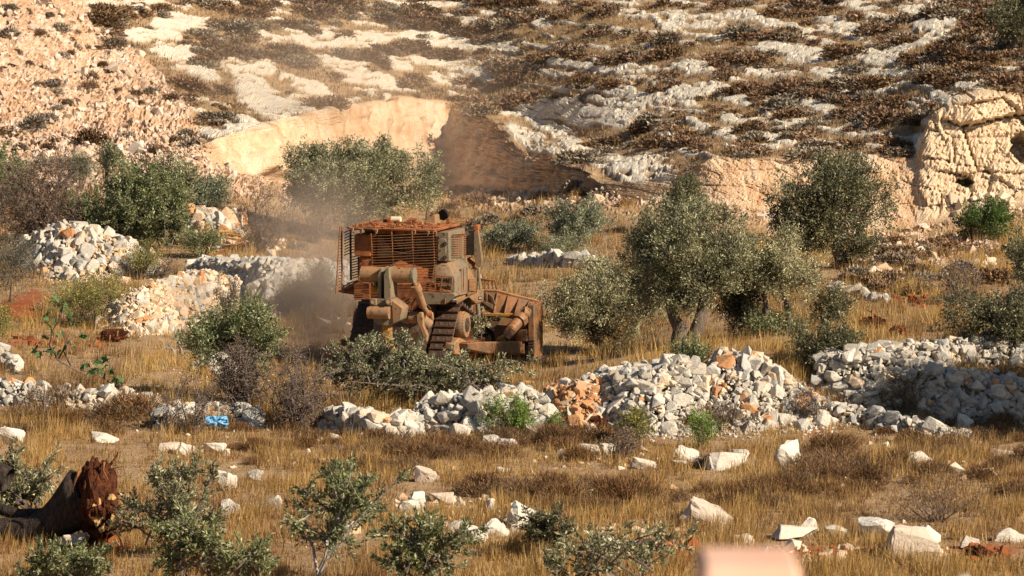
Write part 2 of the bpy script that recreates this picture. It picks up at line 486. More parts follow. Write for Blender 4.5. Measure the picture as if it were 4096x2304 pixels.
# hidden apron in front of the frame, up to the photographer's hillside
apr = []
for Yk, zk in ((70, 0.95), (58, 2.9), (40, 5.9), (20, 9.0), (12, 10.25), (4, 11.2), (-6, 11.9), (-40, 13.0)):
    x = (us - 512.0) / F * max(Yk, 70) * 1.0
    zz = np.full_like(us, zk) + 0.06 * fbm(x / 2, Yk / 2.0, 0, 9, 3)
    apr.append(np.stack([x, np.full_like(us, Yk), zz], -1))
apr = np.array(apr[::-1])
far = []
top = P[-1]
for dy, dz in ((25, 5), (60, 12), (140, 24), (320, 40)):
    q = top.copy(); q[:, 1] += dy; q[:, 2] += dz; q[:, 0] *= (1 + dy / 200)
    q[:, 2] += 1.2 * fbm(q[:, 0] / 12, q[:, 1] / 12, 0, 21, 3)
    far.append(q)
NA = len(apr)
ALL = np.concatenate([apr, P, np.array(far)], 0)
nr_, nc_ = ALL.shape[:2]
def padm(a, fv=0.0):
    return np.concatenate([np.full((NA, nc_), 0.0), a, np.full((len(far), nc_), fv)], 0)
MASK = np.stack([padm(rock), padm(red), padm(scree), padm(cliff)], -1)
idx = np.arange(nr_ * nc_).reshape(nr_, nc_)
quads = np.stack([idx[:-1, :-1], idx[:-1, 1:], idx[1:, 1:], idx[1:, :-1]], -1).reshape(-1, 4)

def terrain_material():
    m = NT('ground_earth_and_rock')
    co = m.coord('Object')
    a = m.n('VertexColor'); a.layer_name = 'col'
    sep = m.n('SeparateColor'); m.l(a.outputs['Color'], sep.inputs[0])
    rk, rd, sc, cl = sep.outputs[0], sep.outputs[1], sep.outputs[2], a.outputs['Alpha']
    n1 = m.noise(0.55, 3, 0.6, co); n2 = m.noise(3.5, 3, 0.7, co); n3 = m.noise(14, 1, 0.7, co)
    soil = m.ramp(n1, [(0.28, (0.27, 0.15, 0.075)), (0.42, (0.38, 0.235, 0.12)), (0.55, (0.43, 0.295, 0.165)), (0.66, (0.45, 0.265, 0.125)), (0.78, (0.50, 0.36, 0.22))])
    soil = m.mix(m.ramp(n2, [(0.40, 0.0), (0.70, 0.65)]), soil, (0.23, 0.14, 0.075))
    soil = m.mix(m.ramp(n3, [(0.5, 0.0), (0.75, 0.4)]), soil, (0.50, 0.37, 0.22))
    redc = m.ramp(n2, [(0.3, (0.22, 0.060, 0.022)), (0.55, (0.34, 0.10, 0.035)), (0.8, (0.45, 0.17, 0.07))])
    c = m.mix(rd, soil, redc)
    # scree: broken pinkish limestone
    v1 = m.vor(3.2, co, 'F1', 'Color'); sv = m.n('SeparateColor'); m.l(v1, sv.inputs[0])
    stone = m.ramp(sv.outputs[0], [(0.0, (0.42, 0.25, 0.15)), (0.35, (0.55, 0.365, 0.235)), (0.7, (0.63, 0.46, 0.325)), (1.0, (0.71, 0.58, 0.46))])
    stone = m.mix(m.ramp(n1, [(0.42, 0.0), (0.66, 0.75)]), stone, (0.55, 0.335, 0.19))
    c = m.mix(sc, c, stone)
    # outcrop limestone
    lime = m.ramp(n2, [(0.25, (0.45, 0.385, 0.29)), (0.42, (0.64, 0.56, 0.435)), (0.58, (0.68, 0.595, 0.46)), (0.75, (0.74, 0.66, 0.53))])
    lime = m.mix(m.ramp(n1, [(0.5, 0.0), (0.75, 0.5)]), lime, (0.55, 0.51, 0.45))
    c = m.mix(rk, c, lime)
    # quarry face: orange to cream, streaked vertically
    mp = m.n('Mapping'); m.l(co, mp.inputs[0]); mp.inputs['Scale'].default_value = (1.4, 0.8, 0.22)
    st = m.noise(1.1, 3, 0.65, mp.outputs[0], 0.4)
    mp2 = m.n('Mapping'); m.l(co, mp2.inputs[0]); mp2.inputs['Scale'].default_value = (0.35, 0.35, 2.2)
    sh = m.noise(1.0, 2, 0.6, mp2.outputs[0])
    fc = m.ramp(st, [(0.28, (0.44, 0.23, 0.12)), (0.40, (0.58, 0.36, 0.20)), (0.54, (0.65, 0.46, 0.29)), (0.70, (0.71, 0.56, 0.39))])
    fc = m.mix(m.ramp(sh, [(0.5, 0.0), (0.72, 0.55)]), fc, (0.74, 0.55, 0.37))
    fc = m.mix(m.ramp(n2, [(0.50, 0.0), (0.72, 0.5)]), fc, (0.42, 0.25, 0.15))
    sp = m.n('SeparateXYZ'); m.l(co, sp.inputs[0])
    tw = m.ramp(m.math('ADD', m.math('MULTIPLY', sp.outputs[0], 0.1), m.math('MULTIPLY', n1, 0.25)), [(0.0, 0), (1.0, 1)])
    ty = m.n('MapRange'); m.l(sp.outputs[0], ty.inputs[0]); ty.inputs[1].default_value = 15.2; ty.inputs[2].default_value = 16.4
    fc = m.mix(m.math('MULTIPLY', ty.outputs[0], 0.75), fc, m.ramp(n2, [(0.3, (0.58, 0.41, 0.25)), (0.6, (0.71, 0.55, 0.37)), (0.8, (0.76, 0.64, 0.48))]))
    c = m.mix(cl, c, fc)
    m.bump(n3, 0.6, 0.10)
    return m.done(c, 0.95, 0.1)

M_GROUND = terrain_material()
ter_me = np_mesh('terrain', ALL.reshape(-1, 3), quads, M_GROUND, MASK.reshape(-1, 4), smooth=True)
rough_f = ((np.max(MASK[:-1, :-1][..., [0, 2]], -1) < 0.3) & ((MASK[:-1, :-1, 3] < 0.3) | (us[None, :-1] < 450))).ravel()
ter_me.polygons.foreach_set('use_smooth', rough_f)
terrain = mobj('terrain', ter_me)
tag(terrain, 'stony hillside, quarry face and dry terraced field', kind='structure')

# --- sampling the ground
FU, FV = proj(P[..., 0], P[..., 1], P[..., 2])
def row_at(u, v, lo=0.0, hi=9.0):
    """ground point seen at picture position (u, v); the nearest visible surface"""
    j = int(np.clip(np.searchsorted(us, u), 1, len(us) - 1))
    w = (u - us[j - 1]) / (us[j] - us[j - 1])
    w = min(max(w, 0), 1)
    V_ = FV[:, j - 1] * (1 - w) + FV[:, j] * w
    sel = np.where((V_[:-1] >= v) & (V_[1:] < v) & (KT[:-1, j] >= lo) & (KT[:-1, j] <= hi))[0]
    if len(sel) == 0:
        i = int(np.argmin(np.abs(V_ - v))); i = min(i, len(V_) - 2); f = 0
    else:
        i = sel[0]; f = (V_[i] - v) / (V_[i] - V_[i + 1] + 1e-9)
    A = P[i, j - 1] * (1 - w) + P[i, j] * w
    B = P[i + 1, j - 1] * (1 - w) + P[i + 1, j] * w
    return Vector(A * (1 - f) + B * f), i, j

def gp(u, v, lo=0.0, hi=9.0):
    return row_at(u, v, lo, hi)[0]

def ground_z(x, y):
    """height of the ground under a world position"""
    best = None
    z = 0.0
    u = 512.0
    for _ in range(4):
        fwd = y * math.cos(PITCH) - (z - CAMZ) * math.sin(PITCH)
        u = 512 + F * x / fwd
        j = int(np.clip(np.searchsorted(us, u), 1, len(us) - 1))
        z = float(np.interp(y, P[:, j, 1], P[:, j, 2]))
    return z
# ------------------------------------------------------------------ stones
def stone_material(name, cols, lichen=0.35):
    m = NT(name)
    co = m.coord('Object')
    oi = m.n('ObjectInfo')
    at_ = m.n('VertexColor'); at_.layer_name = 'col'
    n1 = m.noise(3.0, 3, 0.65, co)
    pick = m.math('FRACT', m.math('ADD', oi.outputs['Random'], m.math('MULTIPLY', n1, 0.30)))
    c = m.ramp(pick, [(i / (len(cols) - 1), q) for i, q in enumerate(cols)])
    n2 = m.noise(9.0, 2, 0.7, co)
    c = m.mix(m.ramp(n2, [(0.48, 0.0), (0.72, lichen)]), c, (0.26, 0.25, 0.22))
    m.bump(n2, 0.5, 0.05)
    return m.done(c, 0.95, 0.1)

def stuff_stone_material(name, cols):
    m = NT(name)
    at_ = m.n('VertexColor'); at_.layer_name = 'col'
    sp = m.n('SeparateColor'); m.l(at_.outputs[0], sp.inputs[0])
    c = m.ramp(sp.outputs[0], [(i / (len(cols) - 1), q) for i, q in enumerate(cols)])
    return m.done(c, 0.95, 0.1)

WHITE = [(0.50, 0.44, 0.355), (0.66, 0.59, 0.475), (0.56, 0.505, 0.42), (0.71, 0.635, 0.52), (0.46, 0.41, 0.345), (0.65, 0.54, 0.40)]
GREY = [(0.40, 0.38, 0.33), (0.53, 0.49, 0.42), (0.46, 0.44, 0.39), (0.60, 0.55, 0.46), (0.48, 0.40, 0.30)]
TAN = [(0.62, 0.42, 0.25), (0.70, 0.55, 0.38), (0.66, 0.47, 0.30), (0.74, 0.63, 0.48), (0.58, 0.36, 0.20)]
ORANGE = [(0.50, 0.22, 0.09), (0.60, 0.32, 0.15), (0.55, 0.27, 0.12), (0.66, 0.46, 0.30)]
PINK = [(0.50, 0.34, 0.23), (0.61, 0.45, 0.325), (0.67, 0.53, 0.405), (0.55, 0.385, 0.26), (0.72, 0.61, 0.50)]
M_ST = {'white': stone_material('limestone_white', WHITE, 0.55), 'grey': stone_material('limestone_grey', GREY),
        'tan': stone_material('limestone_tan', TAN, 0.15), 'orange': stone_material('limestone_iron_stained', ORANGE, 0.1)}
M_CHIP = {'white': stuff_stone_material('limestone_chips_white', WHITE), 'grey': stuff_stone_material('limestone_chips_grey', GREY),
          'tan': stuff_stone_material('limestone_chips_tan', TAN), 'orange': stuff_stone_material('limestone_chips_stained', ORANGE),
          'pink': stuff_stone_material('scree_chips', PINK)}

M_CORE = stone_material('rubble_fill', [(0.36, 0.28, 0.20), (0.46, 0.37, 0.27), (0.40, 0.30, 0.20)], 0.2)
def hull_shape(n, seed, flat=0.75):
    rg = np.random.default_rng(seed)
    p = rg.uniform(-1, 1, (n, 3))
    p /= np.max(np.abs(p), axis=1, keepdims=True) ** 0.8
    p *= np.array([1.0, 0.85, flat]) * 0.5
    bm = bmesh.new()
    for q in p: bm.verts.new(q)
    bmesh.ops.convex_hull(bm, input=bm.verts)
    bmesh.ops.delete(bm, geom=[v_ for v_ in bm.verts if not v_.link_faces], context='VERTS')
    return bm

STONES = {k: [] for k in M_ST}
CHIP = []
SMALLCHIP = []
for i in range(9):
    bm = hull_shape(20, 100 + i, 0.7 + 0.1 * (i % 3))
    bm.verts.index_update()
    CHIP.append((np.array([v_.co[:] for v_ in bm.verts]), np.array([[v_.index for v_ in f.verts] for f in bm.faces])))
    cb = hull_shape(9, 500 + i, 0.75); cb.verts.index_update()
    SMALLCHIP.append((np.array([v_.co[:] for v_ in cb.verts]), np.array([[v_.index for v_ in f.verts] for f in cb.faces]))); cb.free()
    base = bpy.data.meshes.new('stone')
    bmesh.ops.bevel(bm, geom=list(bm.edges), offset=0.022, segments=1, affect='EDGES', clamp_overlap=True)
    bm.to_mesh(base); bm.free()
    for k in STONES:
        me = base.copy(); me.name = 'stone'; me.materials.append(M_ST[k])
        STONES[k].append(me)

def rot_all(rg, n):
    """n random rotation matrices"""
    q = rg.normal(size=(n, 4)); q /= np.linalg.norm(q, axis=1, keepdims=True)
    w, x, y, z = q.T
    return np.stack([np.stack([1 - 2 * (y * y + z * z), 2 * (x * y - z * w), 2 * (x * z + y * w)], -1),
                     np.stack([2 * (x * y + z * w), 1 - 2 * (x * x + z * z), 2 * (y * z - x * w)], -1),
                     np.stack([2 * (x * z - y * w), 2 * (y * z + x * w), 1 - 2 * (x * x + y * y)], -1)], 1)

def chips_mesh(name, pts, sizes, mat, seed=0, cap_n=None):
    """many small stones as one mesh"""
    rg = np.random.default_rng(seed)
    vs_, fs_, cs_ = [], [], []
    b = 0
    Rm = rot_all(rg, len(pts))
    pick = rg.integers(0, 9, len(pts))
    SRC = CHIP if len(pts) < 100 else SMALLCHIP
    for i in range(len(pts)):
        v_, f_ = SRC[pick[i]]
        q = (v_ * sizes[i]) @ Rm[i].T + pts[i]
        vs_.append(q); fs_.append(f_ + b); b += len(q)
        cs_.append(np.full((len(q), 3), rg.random()))
    return np_mesh(name, np.concatenate(vs_), np.concatenate(fs_), mat, np.concatenate(cs_))

def pick_kind(rg, mixd):
    r_ = rg.random() * sum(mixd.values())
    for k, w in mixd.items():
        r_ -= w
        if r_ <= 0: return k
    return k

def rubble(name, label, cat, bot, top, size, mixd, lean=0.5, depth=0.9, seed=1, chips=150, group=None, hi=9.0, lo=0.0, flat=True, Yb=None, core='grey', chipk=None):
    """stones heaped between a foot line and a crest line (picture positions surveyed on the ground); each stone an object"""
    rg = np.random.default_rng(seed)
    size = size * 0.66
    bot = np.array(bot, float); top = np.array(top, float)
    u0 = max(bot[0, 0], top[0, 0]); u1 = min(bot[-1, 0], top[-1, 0])
    n = max(4, int((u1 - u0) / 4))
    uu = np.linspace(u0, u1, n)
    vb = np.interp(uu, bot[:, 0], bot[:, 1]); vt = np.interp(uu, top[:, 0], top[:, 1]); vt = vt + 0.09 * (vb - vt)
    B = []; T = []
    for a, b_, c in zip(uu, vb, vt):
        g = gp(a, b_, lo, hi) if Yb is None else at(a, b_, Yb)
        hgt = max(0.05, (b_ - c) * mpp(g.y))
        B.append(g); T.append(at(a, c, g.y + lean * hgt))
    # smooth the distance
    by = np.array([p.y for p in B])
    ker = np.ones(7) / 7
    bys = np.convolve(np.pad(by, 3, mode='edge'), ker, 'valid')
    for i in range(n):
        B[i] = at(uu[i], vb[i], bys[i]); T[i] = at(uu[i], vt[i], bys[i] + lean * max(0.05, (vb[i] - vt[i]) * mpp(bys[i])))
    root = empty(name, B[n // 2])
    o0 = B[n // 2]
    tag(root, label, cat, group, 'thing')
    # core
    g = Geo()
    dn = Vector((0, 0, 1))
    for i in range(n - 1):
        f0, f1, t0, t1 = B[i], B[i + 1], T[i], T[i + 1]
        k = Vector((0, depth, -0.15))
        sub = Vector((0, 0.10, -0.10))
        q = [f0 + Vector((0, .12, -0.3)), f1 + Vector((0, .12, -0.3)), t1 + sub, t0 + sub, t0 + k + sub, t1 + k + sub, f1 + k + Vector((0, 0.6, -0.6)), f0 + k + Vector((0, 0.6, -0.6))]
        q = [p - o0 for p in q]
        g.add(q, [(0, 1, 2, 3), (3, 2, 5, 4), (4, 5, 6, 7)] + ([(0, 3, 4, 7)] if i == 0 else []) + ([(1, 6, 5, 2)] if i == n - 2 else []))
    g.obj('rubble_core', M_CORE if core == 'grey' else M_ST[core], root)
    # stones on the face, in loose courses
    Ls = np.cumsum([0] + [(B[i + 1] - B[i]).length for i in range(n - 1)])
    cnt = 0
    spots = []
    s = 0.0
    while s < Ls[-1]:
        i = min(int(np.searchsorted(Ls, s, 'right') - 1), n - 2); w = (s - Ls[i]) / (Ls[i + 1] - Ls[i])
        b_ = B[i].lerp(B[i + 1], w); t_ = T[i].lerp(T[i + 1], w)
        hh = (t_ - b_).length
        m_ = max(1, int(round(hh / (size * 0.62))))
        for r_ in range(m_ + 1):
            f = (r_ + rg.uniform(-0.3, 0.3)) / max(1, m_)
            p = b_.lerp(t_, min(max(f, 0), 1.0)) + Vector((rg.normal(0, size * 0.25), rg.normal(0, size * 0.12), 0))
            spots.append((p, f))
        if depth > 0.4:
            for d_ in np.arange(size, depth, size * 0.9):
                spots.append((t_ + Vector((rg.normal(0, size * .25), d_, rg.normal(-0.06, .04))), 1.0))
        s += size * rg.uniform(0.62, 0.92)
    sized = [(p, f, size * float(np.clip(rg.lognormal(-0.02, 0.52), 0.45, 2.7))) for p, f in spots]
    lim = 7.6 * mpp(o0.y)                     # stones under about 8 pixels across stay in the joined rubble
    big_ = sorted([t for t in sized if t[2] >= lim], key=lambda t: -t[2])
    rest = [(p, z) for p, f, z in sized if z < lim] + [(p, z) for p, f, z in big_[295:]]
    spots = big_[:295]
    for p, f, sz in spots:
        kd = pick_kind(rg, mixd)
        o = bpy.data.objects.new('stone', STONES[kd][rg.integers(0, 9)])
        o.location = p - o0
        o.scale = (sz * rg.uniform(0.9, 1.35), sz * rg.uniform(0.8, 1.1), sz * rg.uniform(0.6, 1.0))
        o.rotation_euler = (rg.normal(0, 0.45), rg.normal(0, 0.45), rg.uniform(0, 6.28)) if flat else (rg.uniform(0, 6.28), rg.uniform(0, 6.28), rg.uniform(0, 6.28))
        link(o, root)
    cp, cs = [], []
    for p, z in rest:
        cp.append(np.array(p - o0)); cs.append(z * 1.08)
    for _ in range(int(chips * 1.8)):
        s = rg.uniform(0, Ls[-1])
        i = min(int(np.searchsorted(Ls, s, 'right') - 1), n - 2); w = (s - Ls[i]) / (Ls[i + 1] - Ls[i])
        b_ = B[i].lerp(B[i + 1], w); t_ = T[i].lerp(T[i + 1], w)
        p = b_.lerp(t_, rg.random() ** 1.5) + Vector((0, rg.normal(-0.02, 0.06), rg.normal(0, 0.05)))
        if rg.random() < 0.25:
            p = b_ + Vector((rg.normal(0, .3), -abs(rg.normal(0, 0.5)), 0)); p.z = ground_z(p.x, p.y) + 0.02
        cp.append(np.array(p - o0)); cs.append(size * rg.uniform(0.25, 0.6))
    if cp:
        o = mobj('small_stones', chips_mesh('small_stones', np.array(cp), np.array(cs), M_CHIP[chipk or max(mixd, key=mixd.get)], seed), root)
        o['kind'] = 'stuff'
    return root

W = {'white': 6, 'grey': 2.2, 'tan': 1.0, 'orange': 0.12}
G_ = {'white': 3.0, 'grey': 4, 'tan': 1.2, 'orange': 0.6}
rubble('dry_stone_wall', 'low white dry stone wall between the dozer and the brown shrubs, below cut olive branches', 'stone wall',
       [(329, 428), (345, 436), (380, 440), (430, 436), (480, 437), (520, 434), (549, 432)], [(329, 412), (345, 411), (372, 413), (385, 418), (415, 412), (428, 398), (455, 394), (490, 391), (515, 386), (535, 390), (546, 402), (549, 412)],
       0.29, W, 0.30, 1.0, 3, 160)
rubble('dry_stone_wall', 'tall white rubble terrace wall right of the orange earth gap', 'stone wall',
       [(588, 424), (610, 430), (640, 436), (670, 434), (700, 430)], [(588, 378), (600, 372), (622, 368), (640, 362), (655, 366), (668, 358), (690, 356), (700, 364)],
       0.31, W, 0.75, 1.2, 5, 300)
rubble('stone_heap', 'collapsed white rubble with small orange stones, beside the tall terrace wall', 'rubble heap',
       [(701, 431), (730, 432), (760, 431), (800, 428), (828, 424)], [(701, 366), (715, 362), (722, 352), (745, 350), (765, 360), (780, 374), (800, 384), (815, 396), (828, 404)],
       0.27, {'white': 5, 'grey': 1.6, 'tan': 1.4, 'orange': 0.7}, 0.95, 1.2, 7, 420, flat=False)
rubble('dry_stone_wall', 'sunlit white dry stone wall left of the tree shadow on the terrace', 'stone wall',
       [(820, 392), (850, 404), (880, 410), (905, 412)], [(820, 360), (832, 352), (850, 346), (880, 344), (900, 343), (905, 346)],
       0.25, W, 0.45, 1.2, 9, 240)
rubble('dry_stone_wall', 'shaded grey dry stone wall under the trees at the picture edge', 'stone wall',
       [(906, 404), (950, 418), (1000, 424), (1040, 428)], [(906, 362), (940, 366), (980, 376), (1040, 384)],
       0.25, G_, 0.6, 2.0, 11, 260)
rubble('dry_stone_wall', 'upper terrace wall with sunlit white end under the olive at the edge', 'stone wall',
       [(908, 366), (950, 368), (1000, 366), (1040, 366)], [(908, 342), (930, 343), (960, 340), (975, 338), (988, 334), (1000, 340), (1015, 343), (1040, 346)],
       0.27, {'white': 4, 'grey': 2, 'tan': .5}, 0.4, 0.7, 13, 80, lo=3.0)
rubble('dry_stone_wall', 'thin line of grey stones running down to a block, below the shaded wall', 'stone wall',
       [(826, 420), (880, 430), (930, 438), (972, 442)], [(826, 404), (850, 404), (880, 414), (910, 420), (930, 424), (972, 436)],
       0.24, {'white': 3, 'grey': 3, 'tan': .5}, 0.4, 0.5, 15, 60)
rubble('dry_stone_wall', 'long low tumbled wall of white and orange stones above the uprooted stump', 'stone wall',
       [(-6, 402), (30, 408), (70, 413), (110, 414), (150, 414), (178, 416)], [(-6, 383), (20, 382), (50, 391), (80, 392), (105, 390), (125, 396), (150, 400), (178, 408)],
       0.26, {'white': 4, 'grey': 2.2, 'tan': 1.3, 'orange': 0.6}, 0.5, 0.9, 17, 160)
rubble('stone_heap', 'small heap of white stones beside the blue plastic bag', 'rubble heap',
       [(156, 428), (175, 433), (205, 422), (240, 424), (262, 428)], [(156, 415), (166, 408), (180, 404), (215, 403), (240, 404), (262, 412)],
       0.25, {'white': 4, 'grey': 2.2, 'tan': 1.0, 'orange': 0.4}, 0.5, 0.6, 19, 120)
rubble('dry_stone_wall', 'row of grey weathered stones in dry grass, right of the dozer cab', 'stone wall',
       [(510, 262), (540, 266), (570, 267), (600, 266)], [(510, 258), (528, 258), (545, 256), (552, 253), (575, 255), (590, 257), (600, 258)],
       0.36, {'white': 2.5, 'grey': 3.5}, 0.25, 0.4, 21, 30)
rubble('dry_stone_wall', 'row of rounded grey boulders in grass right of the slender olive', 'stone wall',
       [(834, 294), (850, 298), (870, 301), (890, 303)], [(834, 286), (850, 288), (870, 294), (890, 299)],
       0.34, {'grey': 5, 'white': 1}, 0.25, 0.4, 23, 16)
rubble('stone_heap', 'tall heap of grey and white fieldstones below the green olives', 'rubble heap',
       [(18, 262), (40, 276), (75, 282), (110, 281), (140, 276), (160, 272)], [(18, 246), (32, 238), (55, 228), (62, 224), (75, 222), (90, 226), (112, 236), (130, 246), (145, 258), (160, 268)],
       0.30, G_, 1.2, 1.3, 25, 260, flat=False, chipk='tan')
rubble('stone_heap', 'spill of small tan rubble with grey stones on its crest, left of the dozer', 'rubble heap',
       [(100, 330), (130, 335), (165, 334), (205, 326), (236, 314)], [(100, 318), (112, 304), (135, 290), (160, 281), (180, 274), (210, 272), (236, 282)],
       0.22, {'tan': 5, 'white': 2, 'grey': 1.5, 'orange': 0.5}, 1.4, 1.2, 27, 900, flat=False)
rubble('stone_heap', 'long bank of grey stones half hidden in the dust beside the dozer', 'rubble heap',
       [(190, 280), (215, 284), (236, 300), (262, 316), (285, 318), (300, 312), (330, 290), (350, 288)], [(190, 270), (200, 258), (215, 262), (235, 264), (255, 260), (268, 256), (285, 258), (300, 264), (330, 266), (350, 266)],
       0.30, {'grey': 5, 'white': 2, 'tan': 1.2}, 1.2, 1.2, 29, 300, flat=False)
rubble('stone_heap', 'rubble of big tan and orange blocks beside the bulldozed red soil', 'rubble heap',
       [(165, 226), (185, 232), (210, 240), (235, 240), (245, 236)], [(165, 212), (175, 210), (190, 209), (205, 212), (220, 218), (232, 216), (245, 228)],
       0.40, {'grey': 3, 'tan': 3, 'orange': 2, 'white': 1}, 1.0, 0.8, 31, 100, flat=False)
rubble('stone_heap', 'heap of white stones behind the dead olive beside the grassy slope', 'rubble heap',
       [(196, 372), (215, 376), (232, 376), (240, 374)], [(196, 364), (204, 357), (216, 356), (230, 364), (240, 372)],
       0.27, {'white': 4, 'grey': 2.5}, 0.7, 0.6, 33, 40)
rubble('stone_heap', 'white stone pile cut by the picture edge on the grassy slope', 'rubble heap',
       [(-8, 366), (0, 368), (10, 370), (18, 370)], [(-8, 345), (0, 346), (8, 354), (18, 366)],
       0.34, {'white': 4, 'grey': 2.5}, 0.6, 0.6, 35, 20)
rubble('earth_gap', 'tumbled orange stones and red earth filling the gap between the terrace walls', 'rubble heap',
       [(549, 420), (565, 430), (588, 432), (604, 428)], [(549, 394), (560, 386), (580, 382), (596, 378), (604, 384)],
       0.24, {'orange': 6, 'tan': 2.5, 'white': 1.2}, 1.0, 0.9, 37, 260, flat=False, core='orange')
# ------------------------------------------------------------------ plants
def leaf_material(name, rough=0.5, spec=0.45, trans=0.22):
    m = NT(name)
    a = m.n('VertexColor'); a.layer_name = 'col'
    m.done(a.outputs[0], rough, spec)
    tr = m.n('BsdfTranslucent'); m.l(a.outputs[0], tr.inputs[0])
    mx = m.n('MixShader'); mx.inputs[0].default_value = trans
    m.l(m.bsdf.outputs[0], mx.inputs[1]); m.l(tr.outputs[0], mx.inputs[2])
    m.l(mx.outputs[0], m.out.inputs[0])
    return m.m

def tint_material(name, trans=0.0, rough=0.85):
    """vertex colour shifted a little from object to object"""
    m = NT(name)
    a = m.n('VertexColor'); a.layer_name = 'col'
    oi = m.n('ObjectInfo')
    f = m.ramp(oi.outputs['Random'], [(0.0, (0.95, 0.88, 0.78)), (0.35, (1.35, 1.16, 0.96)), (0.7, (1.2, 1.16, 1.04)), (1.0, (1.75, 1.65, 1.42))])
    c = m.mix(1.0, a.outputs[0], f, 'MULTIPLY')
    return m.done(c, rough, 0.15)

def bark_material(name, c0, c1):
    m = NT(name)
    co = m.coord('Object')
    mp = m.n('Mapping'); m.l(co, mp.inputs[0]); mp.inputs['Scale'].default_value = (6, 6, 1.6)
    n = m.noise(2.5, 3, 0.7, mp.outputs[0], 0.5)
    m.bump(n, 0.9, 0.05)
    return m.done(m.ramp(n, [(0.3, c0), (0.65, c1)]), 0.95, 0.1)

M_LEAF = leaf_material('olive_leaves')
M_GRASS = leaf_material('dry_grass', 0.7, 0.25, 0.3)
M_SHRUB = tint_material('dry_shrub_twigs')
M_BARK = bark_material('olive_bark', (0.075, 0.055, 0.042), (0.20, 0.155, 0.12))
M_TWIG = bark_material('dry_twigs', (0.10, 0.075, 0.06), (0.22, 0.175, 0.145))
M_PALE = bark_material('bare_pale_wood', (0.32, 0.28, 0.23), (0.50, 0.44, 0.37))

def unit(a):
    return a / (np.linalg.norm(a, axis=-1, keepdims=True) + 1e-9)

def leaves_mesh(name, c, d, length, width, cols, mat, rg):
    """rhombic leaves: base point c, direction d"""
    n = len(c)
    w = unit(np.cross(d, rg.normal(size=(n, 3))))
    L = length[:, None]; W_ = width[:, None]
    dr = np.cross(d, w) * L * 0.10
    v_ = np.stack([c, c + d * L * 0.5 + w * W_ + dr, c + d * L, c + d * L * 0.5 - w * W_ + dr], 1).reshape(-1, 3)
    f_ = np.arange(n * 4).reshape(n, 4)
    return np_mesh(name, v_, f_, mat, np.repeat(cols, 4, axis=0))

OLIVE = [((0.095, 0.092, 0.041), 1.0), ((0.140, 0.135, 0.065), 1.0), ((0.246, 0.234, 0.129), 0.9), ((0.381, 0.359, 0.215), 0.6)]
OLIVE_GREEN = [((0.078, 0.092, 0.031), 1.0), ((0.118, 0.133, 0.050), 1.0), ((0.213, 0.218, 0.103), 0.7), ((0.358, 0.343, 0.198), 0.4)]
OLIVE_DARK = [((0.062, 0.060, 0.028), 1.2), ((0.095, 0.092, 0.043), 1.0), ((0.179, 0.166, 0.086), 0.6), ((0.314, 0.291, 0.163), 0.25)]
OLIVE_PALE = [((0.146, 0.135, 0.065), 1.0), ((0.213, 0.192, 0.099), 1.0), ((0.314, 0.286, 0.159), 0.9), ((0.403, 0.364, 0.215), 0.5)]
GREYGREEN = [((0.10, 0.108, 0.060), 1.0), ((0.16, 0.168, 0.10), 1.0), ((0.24, 0.245, 0.16), 0.8)]
BROWNLEAF = [((0.14, 0.085, 0.05), 1.0), ((0.20, 0.125, 0.075), 1.0), ((0.10, 0.065, 0.045), 1.0), ((0.30, 0.17, 0.08), 0.4)]
YELLOWGREEN = [((0.14, 0.14, 0.035), 1.0), ((0.22, 0.20, 0.05), 1.0), ((0.09, 0.10, 0.03), 0.8), ((0.34, 0.24, 0.08), 0.5)]
FRESH = [((0.13, 0.19, 0.03), 1.0), ((0.20, 0.26, 0.05), 1.0), ((0.08, 0.12, 0.025), 0.6)]

def pal_pick(pal, n, rg, jit=0.14):
    w = np.array([p[1] for p in pal]); w = w / w.sum()
    c = 1.45 * np.array([p[0] for p in pal])[rg.choice(len(pal), n, p=w)]
    return c * (1 + rg.normal(0, jit, (n, 1)))

def bend(a, b, k, rg, n=5):
    a = Vector(a); b = Vector(b)
    L = (b - a).length
    off = Vector(rg.normal(0, k * L, 3))
    return [a.lerp(b, i / (n - 1)) + off * math.sin(math.pi * i / (n - 1)) for i in range(n)]

